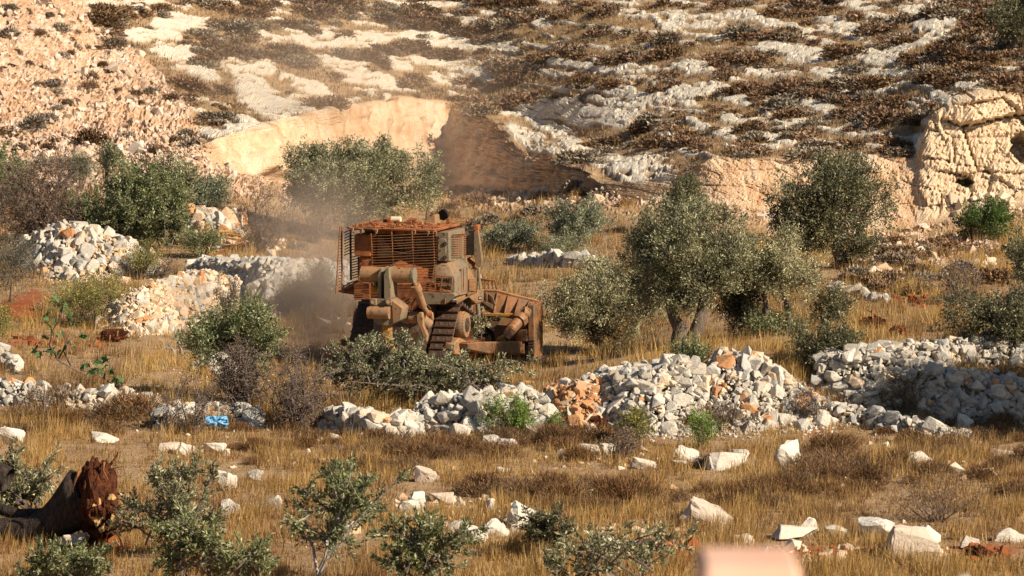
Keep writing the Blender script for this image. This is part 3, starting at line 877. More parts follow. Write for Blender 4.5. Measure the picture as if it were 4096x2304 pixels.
def olive(label, bbox, base=None, Y=None, pal=OLIVE, clumps=170, leaves=70, seed=1, trunks=None, trunk_r=0.14, name='olive_tree', cat='olive tree', ll=0.085, lobes=9,
          group=None, depth=0.85, bare=0.0, stem=True, spread=0.17, lobe_r=0.40, upr=0.45, twig_mat=None, zlift=0.0):
    rg = np.random.default_rng(seed)
    u0, v0, u1, v1 = bbox
    if base is None: base = ((u0 + u1) / 2, v1)
    g = gp(*base) if Y is None else at(base[0], base[1], Y)
    if Y is not None: g.z = min(g.z, g.z)
    s = mpp(g.y)
    root = empty(name, g)
    tag(root, label, cat, group)
    cen = at((u0 + u1) / 2, (v0 + v1) / 2, g.y) - g
    hx, hz = (u1 - u0) / 2 * s, (v1 - v0) / 2 * s
    hy = depth * hx
    half = np.array([hx, hy, hz]) * 1.13
    cen = np.array(cen)
    # lobes
    lobes = int(lobes * 1.5)
    q = unit(rg.normal(size=(lobes, 3))) * rg.uniform(0.2, 1.0, (lobes, 1)) ** 0.42
    lc = cen + q * half * (1 - lobe_r * 0.8)
    lr = half * lobe_r * rg.uniform(0.45, 1.15, (lobes, 1))
    lr[:, 1] = np.maximum(lr[:, 1], lr[:, 0] * 0.7)
    li = rg.integers(0, lobes, clumps)
    dirs = unit(rg.normal(size=(clumps, 3)) + np.array([0, 0, 0.25]))
    cc = lc[li] + dirs * lr[li] * rg.uniform(0.45, 1.0, (clumps, 1)) ** 0.6
    ok = (cc[:, 2] > 0.03 + zlift)
    cc = cc[ok]; li = li[ok]; dirs = dirs[ok]
    n_ = len(cc)
    # leaves
    cnt = rg.poisson(leaves, n_)
    ci = np.repeat(np.arange(n_), cnt)
    N_ = len(ci)
    sp = spread * rg.uniform(0.7, 1.4, n_)[ci][:, None]
    axis = unit(dirs + rg.normal(0, 0.35, (n_, 3)) + np.array([0, 0, upr * 0.6]))
    along = rg.uniform(-0.9, 1.5, (N_, 1))
    pos = cc[ci] + rg.normal(size=(N_, 3)) * sp * np.clip(0.55 - 0.22 * along, 0.15, 0.7) + axis[ci] * along * sp * 1.35
    pos[:, 2] = np.maximum(pos[:, 2], 0.02)
    dv = unit(axis[ci] * 0.75 + rg.normal(0, 0.65, (N_, 3)) + np.array([0, 0, upr * 0.5]))
    cl = pal_pick(pal, N_, rg) * np.clip(1 + rg.normal(0, 0.30, (n_, 1)), 0.45, 1.8)[ci]
    me = leaves_mesh('crown', pos, dv, ll * rg.uniform(0.7, 1.3, N_), ll * 0.17 * rg.uniform(0.8, 1.3, N_), np.clip(cl, 0.01, 0.9), M_LEAF, rg)
    mobj('crown', me, root)
    # wood
    wood = Geo(); tr = Geo()
    if trunks is None and stem:
        trunks = [[base, ((base[0] + (u0 + u1) / 2) / 2, v1 * 0.45 + v0 * 0.55)]]
    tops = []
    if trunks:
        for t_ in trunks:
            pts = []
            for k, (a, b_) in enumerate(t_):
                p = at(a, b_, g.y + 0.1 * k) - g
                pts.append(p)
            pts[0].z -= 0.08
            full = []
            for k in range(len(pts) - 1):
                for f in (0, 0.34, 0.67):
                    full.append(pts[k].lerp(pts[k + 1], f) + Vector(rg.normal(0, trunk_r * 0.16, 3)))
            full.append(pts[-1])
            m_ = len(full)
            tr.tube(full, [trunk_r * (1.25 - 0.75 * (i / (m_ - 1)) ** 0.8) * rg.uniform(0.92, 1.1) for i in range(m_)], 9)
            tops.append(pts[-1])
        tr.obj('trunk', M_BARK, root, smooth=True)
    if not tops: tops = [Vector((0, 0, 0.02))]
    for k in range(lobes):
        src = min(tops, key=lambda p: (p - Vector(lc[k])).length)
        b_ = bend(src, lc[k], 0.10, rg, 6)
        r0 = trunk_r * 0.55 if trunks else 0.03
        wood.tube(b_, [r0 * (1 - 0.75 * i / 5) for i in range(6)], 5, False)
        sel = np.where(li == k)[0]
        for c_ in sel[:: 2 if len(sel) < 60 else 3]:
            a = b_[rg.integers(2, 6)]
            wood.tube(bend(a, cc[c_], 0.12, rg, 4), [0.014, 0.010, 0.007, 0.004], 3, False)
    wood.obj('branches', twig_mat or M_BARK, root)
    return root

def boughs(label, bbox, base=None, seed=1, n=14, twigs=9, pal=OLIVE, name='cut_branches', cat='olive branches', ll=0.09, droop=0.3, sub=26, main_r=0.022, roots=None, wood=None, group=None):
    '''long leafy boughs: arching branches, side twigs set with leaves in rows'''
    rg = np.random.default_rng(seed)
    u0, v0, u1, v1 = bbox
    if base is None: base = ((u0 + u1) / 2, v1)
    g = gp(*base); s = mpp(g.y)
    root = empty(name, g); tag(root, label, cat, group)
    G = Geo(); C, D, CI = [], [], []
    hx = (u1 - u0) / 2 * s
    for k in range(n):
        ru, rv = roots[k % len(roots)] if roots else (rg.uniform(u0 + (u1 - u0) * .2, u1 - (u1 - u0) * .2), v1 - (v1 - v0) * rg.uniform(0.05, .35))
        a = Vector(at(ru, rv, g.y + rg.normal(0, hx * 0.25)) - g); a.z = max(a.z, 0.05)
        tu, tv = rg.uniform(u0, u1), rg.uniform(v0, v0 + (v1 - v0) * 0.75)
        b_ = Vector(at(tu, tv, g.y + rg.normal(0, hx * 0.45)) - g); b_.z = max(b_.z, 0.1)
        arch = Vector((0, 0, droop * (b_ - a).length * 0.5))
        p = [a.lerp(b_, f) + arch * math.sin(math.pi * f) * 0.7 + Vector(rg.normal(0, .02, 3)) for f in np.linspace(0, 1, 8)]
        G.tube(p, [main_r * (1.15 - i / 8) for i in range(8)], 5, False)
        for t_ in range(twigs):
            f = rg.uniform(0.25, 1.0); i = min(int(f * 7), 6); o_ = p[i].lerp(p[i + 1], f * 7 - i)
            d0 = (p[i + 1] - p[i]).normalized()
            d = Vector(unit(np.array(d0) * 0.7 + rg.normal(0, 0.6, 3) + np.array([0, 0, 0.15])))
            L = rg.uniform(0.22, 0.55) * (1.1 - 0.4 * f)
            e = o_ + d * L; e.z = max(e.z, 0.04)
            G.tube([o_, o_.lerp(e, .5) + Vector((0, 0, .02)), e], [0.007, 0.005, 0.003], 3, False)
            tint = rg.normal(1, 0.15)
            for q_ in range(sub):
                w = rg.uniform(0.1, 1.05)
                C.append(o_.lerp(e, w) + Vector(rg.normal(0, 0.018, 3))); D.append(np.array(d) * 0.8 + rg.normal(0, 0.55, 3)); CI.append(tint)
    C = np.array(C); C[:, 2] = np.maximum(C[:, 2], 0.02); D = unit(np.array(D)); N_ = len(C)
    cl = pal_pick(pal, N_, rg) * np.array(CI)[:, None]
    mobj('leaves', leaves_mesh('leaves', C, D, ll * rg.uniform(0.7, 1.3, N_), ll * 0.17 * rg.uniform(0.8, 1.3, N_), np.clip(cl, 0.01, .9), M_LEAF, rg), root)
    G.obj('branches', wood or M_TWIG, root)
    return root

def dry_bush(label, bbox, base=None, Y=None, seed=1, stems=12, twigs=260, leaves=700, pal=BROWNLEAF, mat=None, group=None, name='dry_shrub', cat='shrub', ll=0.05, r=0.016, depth=0.8):
    rg = np.random.default_rng(seed)
    u0, v0, u1, v1 = bbox
    if base is None: base = ((u0 + u1) / 2, v1)
    g = gp(*base) if Y is None else at(base[0], base[1], Y)
    s = mpp(g.y)
    root = empty(name, g); tag(root, label, cat, group)
    cen = np.array(at((u0 + u1) / 2, (v0 + v1) / 2, g.y) - g)
    half = np.array([(u1 - u0) / 2 * s, (u1 - u0) / 2 * s * depth, (v1 - v0) / 2 * s])
    G = Geo()
    knots = []
    for k in range(stems):
        d = unit(rg.normal(size=3) + np.array([0, 0, 0.7]))
        tip = cen + d * half * rg.uniform(0.7, 1.0)
        tip[2] = max(tip[2], 0.1)
        p = bend((rg.normal(0, 0.08), rg.normal(0, 0.08), -0.05), tip, 0.12, rg, 7)
        G.tube(p, [r * (1.2 - 0.9 * i / 6) for i in range(7)], 5, False)
        knots += p[2:]
    tips = []
    for k in range(twigs):
        a = knots[rg.integers(0, len(knots))]
        d = unit(rg.normal(size=3) + np.array([0, 0, 0.35]))
        b_ = a + Vector(d) * float(rg.uniform(0.18, 0.5) * half.mean() * 1.1)
        b_.z = max(b_.z, 0.03)
        p = bend(a, b_, 0.15, rg, 4)
        G.tube(p, [r * 0.38, r * 0.3, r * 0.24, r * 0.15], 3, False)
        tips += p[1:]
        if k % 2 == 0:
            c_ = p[2] + Vector(unit(rg.normal(size=3))) * float(half.mean() * 0.2)
            G.tube([p[1], c_], [r * 0.24, r * 0.12], 3, False); tips.append(c_)
    G.obj('branches', mat or M_TWIG, root)
    if leaves:
        t_ = np.array(tips)[rg.integers(0, len(tips), leaves)] + rg.normal(0, 0.05, (leaves, 3))
        t_[:, 2] = np.maximum(t_[:, 2], 0.02)
        mobj('crown', leaves_mesh('crown', t_, unit(rg.normal(size=(leaves, 3))), ll * rg.uniform(0.6, 1.3, leaves), ll * 0.3 * rg.uniform(0.7, 1.2, leaves), pal_pick(pal, leaves, rg), M_LEAF, rg), root)
    return root

def tuft_shrub(seed, n=300, pal=None, up=0.5, size=0.16, wide=0.16):
    """low cushion of dry twigs, unit width"""
    rg = np.random.default_rng(seed)
    lob = rg.uniform(-0.26, 0.26, (5, 2))
    k = rg.integers(0, 5, n)
    d = unit(rg.normal(size=(n, 3))); d[:, 2] = np.abs(d[:, 2])
    rr = rg.uniform(0.35, 1.0, (n, 1)) ** 0.5
    c = d * rr * np.array([0.30, 0.30, 0.44])
    c[:, :2] += lob[k]
    dv = unit(d + rg.normal(0, 0.45, (n, 3)) + np.array([0, 0, up]))
    v_ = unit(np.cross(dv, rg.normal(size=(n, 3))))
    L = size * rg.uniform(0.6, 1.3, (n, 1)); W_ = size * wide * rg.uniform(0.7, 1.3, (n, 1))
    tri = np.stack([c - v_ * W_, c + v_ * W_, c + dv * L], 1).reshape(-1, 3)
    cl = np.repeat(pal_pick(pal, n, rg, 0.2), 3, axis=0)
    return tri, np.arange(n * 3).reshape(n, 3), np.clip(cl, 0.01, 0.9)

BR = [((0.115, 0.076, 0.052), 1), ((0.16, 0.108, 0.074), 1), ((0.085, 0.058, 0.042), .8), ((0.20, 0.145, 0.105), .4)]
GR = [((0.125, 0.108, 0.086), 1), ((0.175, 0.15, 0.122), 1), ((0.095, 0.08, 0.064), .8), ((0.22, 0.19, 0.155), .4)]
DARKB = [((0.085, 0.054, 0.032), 1), ((0.125, 0.080, 0.046), 1), ((0.06, 0.040, 0.026), .8)]
FB = [((0.085, 0.048, 0.024), 1), ((0.115, 0.066, 0.032), 1), ((0.058, 0.034, 0.018), .8), ((0.17, 0.105, 0.055), .4)]
SHR = [tuft_shrub(900 + i, 800, [BR, GR, DARKB][i % 3], 0.25, 0.10, 0.30) for i in range(9)]
SHR_ME = [np_mesh('dwarf_shrub', a, b_, M_SHRUB, c) for a, b_, c in SHR]
SHRF = [tuft_shrub(950 + i, 1900, [FB, DARKB, FB][i % 3], 0.6, 0.11, 0.05) for i in range(6)]
SHRC = [tuft_shrub(980 + i, 250, [BR, GR, DARKB][i % 3], 0.25, 0.15, 0.30) for i in range(9)]
SHRF_ME = [np_mesh('dwarf_shrub', a, b_, M_SHRUB, c) for a, b_, c in SHRF]

# --- scrub on the far hillside
rgh = np.random.default_rng(77)
cand = []
def mask_at(i, j): return rock[i, j], scree[i, j]
ncand = 9000
cu_ = rgh.uniform(-20, 1044, ncand); 
jj = np.clip(np.searchsorted(us, cu_), 1, len(us) - 1)
hill_rows = np.where(KT[:, 0] > 7.02)[0]
vhi = FV[hill_rows[0], jj]
cv_ = -14 + (vhi + 14) * rgh.random(ncand)
dens = 0.55 + 1.1 * fbm(cu_ / 60, cv_ / 11 - cu_ * 0.012, 0, 101, 3)
dens += 0.30 * sstep(640, 780, cu_) + 0.22 * sstep(45, 10, cv_) * sstep(200, 300, cu_)
dens -= 0.30 * sstep(60, 75, cv_) * sstep(110, 95, cv_) * sstep(520, 430, cu_)
order = np.argsort(cv_)
placed = []
for k in range(ncand):
    if len(placed) > 1700: break
    i = hill_rows[int(np.argmin(np.abs(FV[hill_rows, jj[k]] - cv_[k])))]
    r_, sc_ = max(rock[i, jj[k]], 0.75 * rock[min(i + 4, rock.shape[0] - 1), jj[k]], 0.5 * rock[min(i + 8, rock.shape[0] - 1), jj[k]]), scree[i, jj[k]]
    d = dens[k] * (1 - 0.985 * sstep(0.05, 0.4, r_)) * (1 - 0.97 * sc_)
    if rgh.random() > d: continue
    p = P[i, jj[k]]
    sz = float(np.clip(rgh.lognormal(-0.2, 0.42), 0.32, 1.9))
    placed.append((p, sz, rgh.integers(0, 9)))
SCREE_SHRUBS = [(58, 24, 11), (5, 4, 8), (5, 30, 10), (38, 30, 7), (76, 29, 6), (69, 37, 5), (76, 45, 6), (69, 51, 5), (87, 45, 5), (107, 52, 5), (98, 45, 6), (100, 61, 7), (16, 50, 6), (25, 61, 6), (90, 72, 10),
                (87, 82, 9), (52, 80, 10), (55, 89, 8), (38, 82, 6), (64, 98, 9), (57, 105, 7), (102, 102, 7), (117, 88, 4), (33, 118, 14), (88, 132, 19), (49, 145, 8), (24, 145, 11), (50, 156, 16), (154, 87, 9),
                (166, 94, 6), (189, 128, 12), (192, 138, 14), (170, 136, 9), (159, 147, 9), (118, 148, 8), (28, 10, 6), (45, 12, 7), (120, 70, 5), (140, 100, 5), (130, 120, 4)]
scr = []
for (a, b_, rpx) in SCREE_SHRUBS:
    q = gp(a, b_ + rpx * 0.6, 5.6)
    scr.append((np.array(q), rpx * 2 * mpp(q.y) * 1.05, int(rgh.integers(0, 9))))
placed.sort(key=lambda t: -t[1])
placed = scr + placed
nind = 298
for k, (p, sz, mi) in enumerate(placed[:nind]):
    o = bpy.data.objects.new('hillside_shrub', SHR_ME[mi])
    o.location = p - np.array([0, 0, 0.05 * sz])
    o.scale = (sz * 1.1, sz * 1.1, sz * rgh.uniform(0.55, 0.85) * (1.25 if k < len(scr) else 1.0)); o.rotation_euler = (0, 0, rgh.uniform(0, 6.28))
    link(o)
    uu_, vv_ = proj(p[0], p[1], p[2])
    if k < len(scr): lab_, grp_ = 'dry round shrub growing on the pink scree slope', 'shrubs on the scree slope'
    elif uu_ < 345: lab_, grp_ = 'dry brown dwarf shrub on the hillside above the sunlit left quarry face', 'shrubs above the sunlit quarry face'
    elif uu_ < 610: lab_, grp_ = 'dry brown dwarf shrub on the hillside above the shaded quarry corner', 'shrubs above the shaded quarry corner'
    elif vv_ < 70: lab_, grp_ = 'dry brown dwarf shrub high on the stony hillside right of centre', 'shrubs high on the hillside'
    else: lab_, grp_ = 'dry brown dwarf shrub on the slope just above the right quarry face', 'shrubs above the right quarry face'
    tag(o, lab_, 'shrub', grp_)
vs_, fs_, cs_ = [], [], []; nb = 0
for (p, sz, mi) in placed[nind:]:
    v_, f_, c_ = SHRC[mi]
    sel = np.arange(len(f_))
    t_ = rgh.uniform(0, 6.28); ca, sa = math.cos(t_), math.sin(t_)
    vv = v_.reshape(-1, 3, 3)[sel] * np.array([1.1, 1.1, rgh.uniform(0.45, 0.75)])
    vv = vv * 1.0
    x = vv[..., 0] * ca - vv[..., 1] * sa; y = vv[..., 0] * sa + vv[..., 1] * ca
    vv = np.stack([x, y, vv[..., 2]], -1) * sz + p - np.array([0, 0, 0.04])
    vs_.append(vv.reshape(-1, 3)); cs_.append((c_.reshape(-1, 3, 3)[sel] * rgh.uniform(0.95, 1.75) * np.array([1.0, 0.93, 0.84])).reshape(-1, 3))
    fs_.append(np.arange(len(sel) * 3).reshape(-1, 3) + nb); nb += len(sel) * 3
o = mobj('hillside_scrub', np_mesh('hillside_scrub', np.concatenate(vs_), np.concatenate(fs_), leaf_material('scrub_twigs', 0.9, 0.1, 0.05), np.concatenate(cs_)))
tag(o, 'dense dry brown scrub covering the far hillside', kind='stuff')

# loose stones of the scree slope and the rubble under the quarry face
pts, szs = [], []
for k in range(26000):
    i = rgh.integers(0, KT.shape[0]); j = rgh.integers(16, len(us) - 16)
    if scree[i, j] < 0.45 or rgh.random() > 0.9: continue
    pts.append(P[i, j] + rgh.normal(0, 0.06, 3)); szs.append(float(np.clip(rgh.lognormal(-1.8, 0.5), 0.07, 0.8)))
o = mobj('scree_rubble', chips_mesh('scree_rubble', np.array(pts), np.array(szs), M_CHIP['pink'], 5))
tag(o, 'loose pinkish limestone rubble on the scree slope', kind='stuff')

# ------------------------------------------------------------------ trees
olive('broad grey-green olive in the dust behind the dozer, below the quarry face', (278, 132, 438, 228), (352, 240), None, OLIVE, 720, 85, 1, trunks=[[(352, 240), (350, 205)]], trunk_r=0.22, lobes=15, lobe_r=0.36, ll=0.10, spread=0.20)
olive('small olive sprays hanging off the broad olive, in front of the shaded cliff', (415, 152, 452, 190), (425, 230), None, OLIVE, 40, 50, 2, trunks=[[(425, 230), (432, 180)]], trunk_r=0.05, lobes=5)
olive('large round olive with a forked trunk in golden grass', (618, 204, 766, 322), (686, 347), None, OLIVE, 540, 95, 3, trunks=[[(681, 347), (675, 318), (666, 280)], [(690, 348), (699, 318), (708, 280)]], trunk_r=0.2, lobes=18, lobe_r=0.34, ll=0.095, spread=0.18)
olive('dark leafy olive right behind the forked olive, close to the slender one', (714, 255, 768, 330), (742, 334), None, OLIVE_DARK, 110, 80, 4, trunk_r=0.1, lobes=8)
olive('slender pale olive on two thin crooked stems', (755, 226, 836, 302), (780, 335), None, OLIVE_PALE, 150, 62, 5, trunks=[[(786, 334), (789, 318), (786, 302), (780, 290), (785, 262)], [(770, 330), (766, 310), (764, 292), (772, 262)]], trunk_r=0.085, lobes=12, lobe_r=0.34, spread=0.17)
olive('olive pushed over right in front of the dozer blade', (540, 268, 662, 358), (604, 354), None, OLIVE_PALE, 420, 80, 6, trunks=[[(612, 354), (594, 338), (582, 318)]], trunk_r=0.12, lobes=16, lobe_r=0.36)
olive('upper sprays of pale olive above the toppled olive, beside the stone row', (580, 246, 622, 300), (606, 322), None, OLIVE_PALE, 70, 60, 7, trunk_r=0.05, lobes=6)
olive('tall dark olive standing against the orange quarry face', (758, 152, 902, 264), (845, 268), None, OLIVE_DARK, 380, 85, 8, trunks=[[(842, 268), (838, 240), (822, 210)], [(846, 268), (860, 230)]], trunk_r=0.2, lobes=13, lobe_r=0.30, ll=0.11, spread=0.22)
olive('dark green carob-like bush at the foot of the cliff behind the forked olive', (652, 180, 716, 228), (690, 232), None, OLIVE_DARK, 120, 80, 9, trunk_r=0.1, lobes=7, name='dark_bush', cat='bush', ll=0.11)
olive('round blue-grey bush in the middle field, left of the forked olive', (545, 200, 612, 246), (578, 246), None, GREYGREEN, 150, 80, 10, trunk_r=0.08, lobes=8, name='round_bush', cat='bush', ll=0.10)
olive('low grey-green shrubs in dry grass right behind the cab', (478, 222, 545, 250), (512, 250), None, GREYGREEN, 120, 70, 11, trunk_r=0.03, lobes=9, name='low_bush', cat='bush', ll=0.09)
olive('pale green sage patch in grass below the round blue-grey bush', (535, 236, 600, 256), (568, 256), None, [((0.16, 0.17, 0.09), 1), ((0.22, 0.21, 0.12), 1)], 60, 60, 12, trunk_r=0.02, lobes=7, name='low_bush', cat='bush', ll=0.08)
olive('low leafy olive overhanging the terrace wall at the picture edge', (938, 294, 1050, 348), (995, 349), None, OLIVE_DARK, 230, 85, 13, trunk_r=0.06, lobes=14, lobe_r=0.32)
olive('dark olive limb reaching in at the picture edge above the low olive', (1000, 226, 1050, 300), (1026, 330), None, OLIVE_DARK, 90, 75, 113, trunks=[[(1030, 330), (1026, 285), (1018, 262)]], trunk_r=0.07, lobes=7)
olive('bright green pine-like bush below the pale quarry tower', (962, 206, 1018, 240), (990, 240), None, [((0.06, 0.10, 0.02), 1), ((0.10, 0.15, 0.03), 1), ((0.05, 0.07, 0.02), .6)], 80, 80, 14, trunk_r=0.05, lobes=7, name='green_bush', cat='bush', ll=0.11)
olive('small dark olive shrub growing behind the white rubble heap', (795, 328, 856, 368), (822, 372), None, OLIVE_DARK, 120, 75, 15, trunks=[[(815, 372), (812, 350)]], trunk_r=0.05, lobes=9, name='olive_shrub', cat='olive shrub')
olive('thin grey olive shoots in golden grass under the slender olive', (806, 290, 852, 328), (828, 330), None, OLIVE_DARK, 60, 60, 16, trunk_r=0.03, lobes=7, name='olive_shrub', cat='olive shrub')
olive('dark olive foliage filling the shade below the forked olive', (730, 310, 800, 334), (764, 336), None, OLIVE_GREEN, 60, 60, 17, trunk_r=0.03, lobes=7, name='olive_shrub', cat='olive shrub')
olive('bright green olive among the trees at the foot of the scree', (86, 158, 186, 258), (135, 250), None, OLIVE_GREEN, 360, 88, 18, trunk_r=0.12, lobes=11, ll=0.10)
olive('thin-topped olive rising above the brown bush at the scree foot', (92, 142, 126, 182), (108, 226), None, OLIVE, 50, 60, 19, trunks=[[(108, 226), (106, 165)]], trunk_r=0.06, lobes=5, ll=0.10)
olive('grey-green olive right of the bright green olive, against the scree', (146, 150, 200, 206), (170, 226), None, OLIVE, 130, 75, 20, trunk_r=0.08, lobes=6, ll=0.10)
olive('leafy green olive shrub between the brown thicket and the tall fieldstone heap', (56, 196, 112, 236), (84, 238), None, OLIVE_GREEN, 130, 80, 61, trunk_r=0.04, lobes=8, name='olive_shrub', cat='olive shrub', ll=0.10)
olive('grey-green shrub covering the foot of the tan blocks', (180, 224, 226, 256), (204, 258), None, OLIVE_GREEN, 70, 70, 62, stem=False, lobes=7, name='green_shrub', cat='shrub', ll=0.07)
olive('low green shrub on the flank of the tall fieldstone heap', (118, 246, 160, 276), (140, 280), None, YELLOWGREEN, 80, 60, 63, stem=False, lobes=7, name='green_shrub', cat='shrub', ll=0.06)
olive('pale dusty olive bush between the scree trees and the broad olive', (172, 176, 234, 218), (200, 222), None, GREYGREEN, 140, 75, 21, trunk_r=0.05, lobes=7, ll=0.10, name='olive_shrub', cat='olive shrub')
boughs('felled olive crown lying across the rubble below the bright green olive', (100, 200, 190, 252), (142, 252), 22, 30, 12, OLIVE_GREEN, name='felled_olive', ll=0.11)
olive('dark olive cut by the picture edge at the scree foot', (-26, 148, 30, 216), (0, 226), None, OLIVE_GREEN, 170, 75, 23, trunk_r=0.1, lobes=7, ll=0.10)
olive('blue-grey bush peeping over the brown thicket at the scree foot', (66, 152, 94, 182), (80, 190), None, GREYGREEN, 50, 70, 24, trunk_r=0.05, lobes=5, name='round_bush', cat='bush')
olive('half-dead olive with green crown and black stems, left of the dust', (176, 305, 284, 388), (258, 402), None, OLIVE_GREEN, 260, 66, 25, trunks=[[(258, 402), (256, 375), (245, 350)], [(250, 402), (242, 372), (228, 345)]], trunk_r=0.08, lobes=13, lobe_r=0.30)
boughs('heap of cut olive branches lying under the dozer ripper', (316, 332, 432, 398), (376, 398), 26, 34, 11, OLIVE, main_r=0.03)
boughs('heap of cut olive branches lying beside the dozer track and blade arm', (410, 357, 534, 397), (470, 400), 27, 30, 11, OLIVE, main_r=0.03)
boughs('dark dragged boughs in grass below the cut branch heaps', (335, 372, 500, 402), (410, 404), 127, 22, 10, OLIVE_DARK, main_r=0.035, droop=0.1)
boughs('leafy twig caught on the dozer final drive', (471, 318, 488, 344), (480, 372), 128, 4, 5, OLIVE_PALE, main_r=0.012)
olive('yellow-green shrub growing at the foot of the tan rubble', (48, 278, 140, 326), (95, 328), None, YELLOWGREEN, 190, 66, 28, trunk_r=0.03, lobes=11, name='yellow_green_shrub', cat='shrub', ll=0.06)
olive('greenish broom bush standing in the dust left of the dozer', (284, 266, 336, 312), (310, 318), None, [((0.12, 0.13, 0.04), 1), ((0.17, 0.16, 0.06), 1), ((0.09, 0.09, 0.04), 1)], 130, 75, 29, trunk_r=0.03, lobes=7, name='broom_bush', cat='bush', ll=0.07)
olive('grey leafy shrub at the picture edge above the red soil', (-14, 240, 40, 300), (10, 302), None, [((0.14, 0.12, 0.08), 1), ((0.20, 0.18, 0.13), 1), ((0.10, 0.10, 0.06), 1)], 110, 60, 30, trunk_r=0.03, lobes=8, name='grey_shrub', cat='shrub', ll=0.06)
olive('green shrub cut by the picture edge below the red soil', (-14, 312, 22, 340), (2, 342), None, YELLOWGREEN, 50, 60, 31, trunk_r=0.02, lobes=5, name='green_shrub', cat='shrub', ll=0.06)
olive('bright green weed climbing the gap in the white wall', (486, 398, 530, 434), (512, 436), None, FRESH, 80, 60, 32, stem=False, lobes=8, name='green_weed', cat='weed', ll=0.055, spread=0.13)
olive('bright green weed at the end of the white wall by the red earth', (538, 414, 558, 430), (548, 432), None, FRESH, 26, 60, 33, stem=False, lobes=4, name='green_weed', cat='weed', ll=0.055, spread=0.12)
olive('yellowish green bush at the foot of the tall terrace wall', (618, 410, 650, 446), (634, 446), None, YELLOWGREEN, 70, 62, 34, stem=False, lobes=6, name='green_shrub', cat='shrub', ll=0.055, spread=0.13)
olive('green weed under the brown cushion shrub below the terrace wall', (686, 412, 716, 446), (700, 448), None, FRESH, 50, 55, 35, stem=False, lobes=6, name='green_weed', cat='weed', ll=0.05, spread=0.12)
olive('green bush among the fallen stones of the white rubble heap', (764, 380, 790, 402), (777, 404), None, FRESH, 40, 55, 36, stem=False, lobes=5, name='green_weed', cat='weed', ll=0.05, spread=0.12)
olive('small olive regrowth behind the crest of the terrace wall', (668, 346, 706, 368), (688, 370), None, OLIVE_GREEN, 60, 55, 37, stem=False, lobes=6, name='olive_shrub', cat='olive shrub')
olive('dark tree at the top corner of the hillside', (984, -10, 1046, 50), (1015, 52), None, OLIVE_DARK, 120, 80, 38, trunk_r=0.15, lobes=8, name='dark_tree', cat='tree', ll=0.14, spread=0.25)
boughs('leafy olive sapling with a pale crooked stem at the lower picture edge', (292, 466, 402, 572), (318, 588), 39, 17, 11, OLIVE_GREEN, name='olive_sapling', cat='olive sapling', ll=0.10, roots=[(318, 575), (326, 545), (340, 520), (350, 506), (345, 530)], main_r=0.03, wood=M_PALE, droop=0.15)
boughs('cut olive boughs beside the uprooted stump', (118, 462, 222, 556), (165, 558), 40, 18, 10, OLIVE, ll=0.10)
boughs('olive bough with bright leaves at the lower picture edge', (150, 505, 278, 590), (212, 596), 41, 20, 10, OLIVE_GREEN, ll=0.105)
boughs('olive bough lying right of the leafy sapling, below the small white stones', (370, 515, 476, 590), (420, 596), 42, 16, 10, OLIVE_GREEN, ll=0.105)
boughs('silvery olive sprig above the fallen trunk at the picture edge', (-16, 450, 54, 528), (14, 532), 43, 17, 11, OLIVE, name='olive_sprig', ll=0.10)
boughs('silvery olive sprigs along the lower picture edge beside the orange block', (520, 530, 695, 592), (605, 596), 44, 16, 9, OLIVE, name='olive_sprig', ll=0.10)
boughs('olive sprigs at the lower corner below the uprooted stump', (8, 548, 120, 592), (60, 597), 45, 15, 10, OLIVE_GREEN, name='olive_sprig', ll=0.10)
boughs('dark olive twigs right of the largest stone group in the near grass', (525, 512, 578, 556), (550, 560), 46, 12, 9, OLIVE_DARK, name='olive_sprig', ll=0.09)

def offframe_olive():
    n0 = len(bpy.data.objects)
    x_, y_ = 16.5, 103.4
    gz = ground_z(x_, y_)
    fwd = y_ * math.cos(PITCH) - (gz - CAMZ) * math.sin(PITCH)
    u_, v_ = proj(np.array(x_), np.array(y_), np.array(gz))
    olive('olive tree just outside the picture edge, shading the terrace wall', (float(u_) - 125, float(v_) - 250, float(u_) + 125, float(v_) - 70), (float(u_), float(v_)), y_, OLIVE_DARK, 800, 75, 50, trunk_r=0.25, lobes=12, ll=0.13, spread=0.28)
offframe_olive()

dry_bush('large leafless brown thicket at the picture edge below the scree', (-10, 160, 106, 244), (45, 246), None, 1, 34, 1300, 11000, name='dry_thicket', ll=0.07, r=0.022)
dry_bush('brown dead bush between the tan blocks and the broad olive', (222, 184, 300, 252), (262, 254), None, 2, 18, 500, 2200, name='dry_thicket', ll=0.06, r=0.02)
dry_bush('hazy grey bush behind the dozer, right of the dead bush', (288, 196, 340, 240), (315, 243), None, 3, 14, 350, 1800, name='dry_thicket', ll=0.06)
dry_bush('dense dark brown cushion of dead twigs on the tan rubble', (206, 270, 238, 316), (222, 318), None, 4, 16, 650, 1800, name='dead_bush', ll=0.05, pal=[((0.13, 0.09, 0.055), 1), ((0.17, 0.12, 0.075), 1)])
dry_bush('black branched dead shrub right of the blue plastic bag', (262, 350, 334, 430), (296, 430), None, 5, 22, 900, 2600, name='dead_shrub', r=0.022)
dry_bush('bare dead shrub standing by the blue plastic bag', (162, 372, 222, 434), (190, 434), None, 6, 15, 420, 700, name='dead_shrub', r=0.018)
dry_bush('leafless dark stems under the half-dead olive', (210, 340, 290, 410), (252, 410), None, 7, 20, 700, 2200, name='dead_shrub', r=0.024)
dry_bush('rust-brown dead bush on top of the white rubble heap', (728, 366, 762, 402), (742, 404), None, 8, 12, 260, 1400, name='dead_shrub', pal=[((0.30, 0.14, 0.05), 1), ((0.20, 0.10, 0.05), 1)])
dry_bush('grey tangle of dead twigs in the rubble above the orange stones', (790, 384, 834, 420), (812, 422), None, 9, 14, 420, 300, name='dead_shrub')
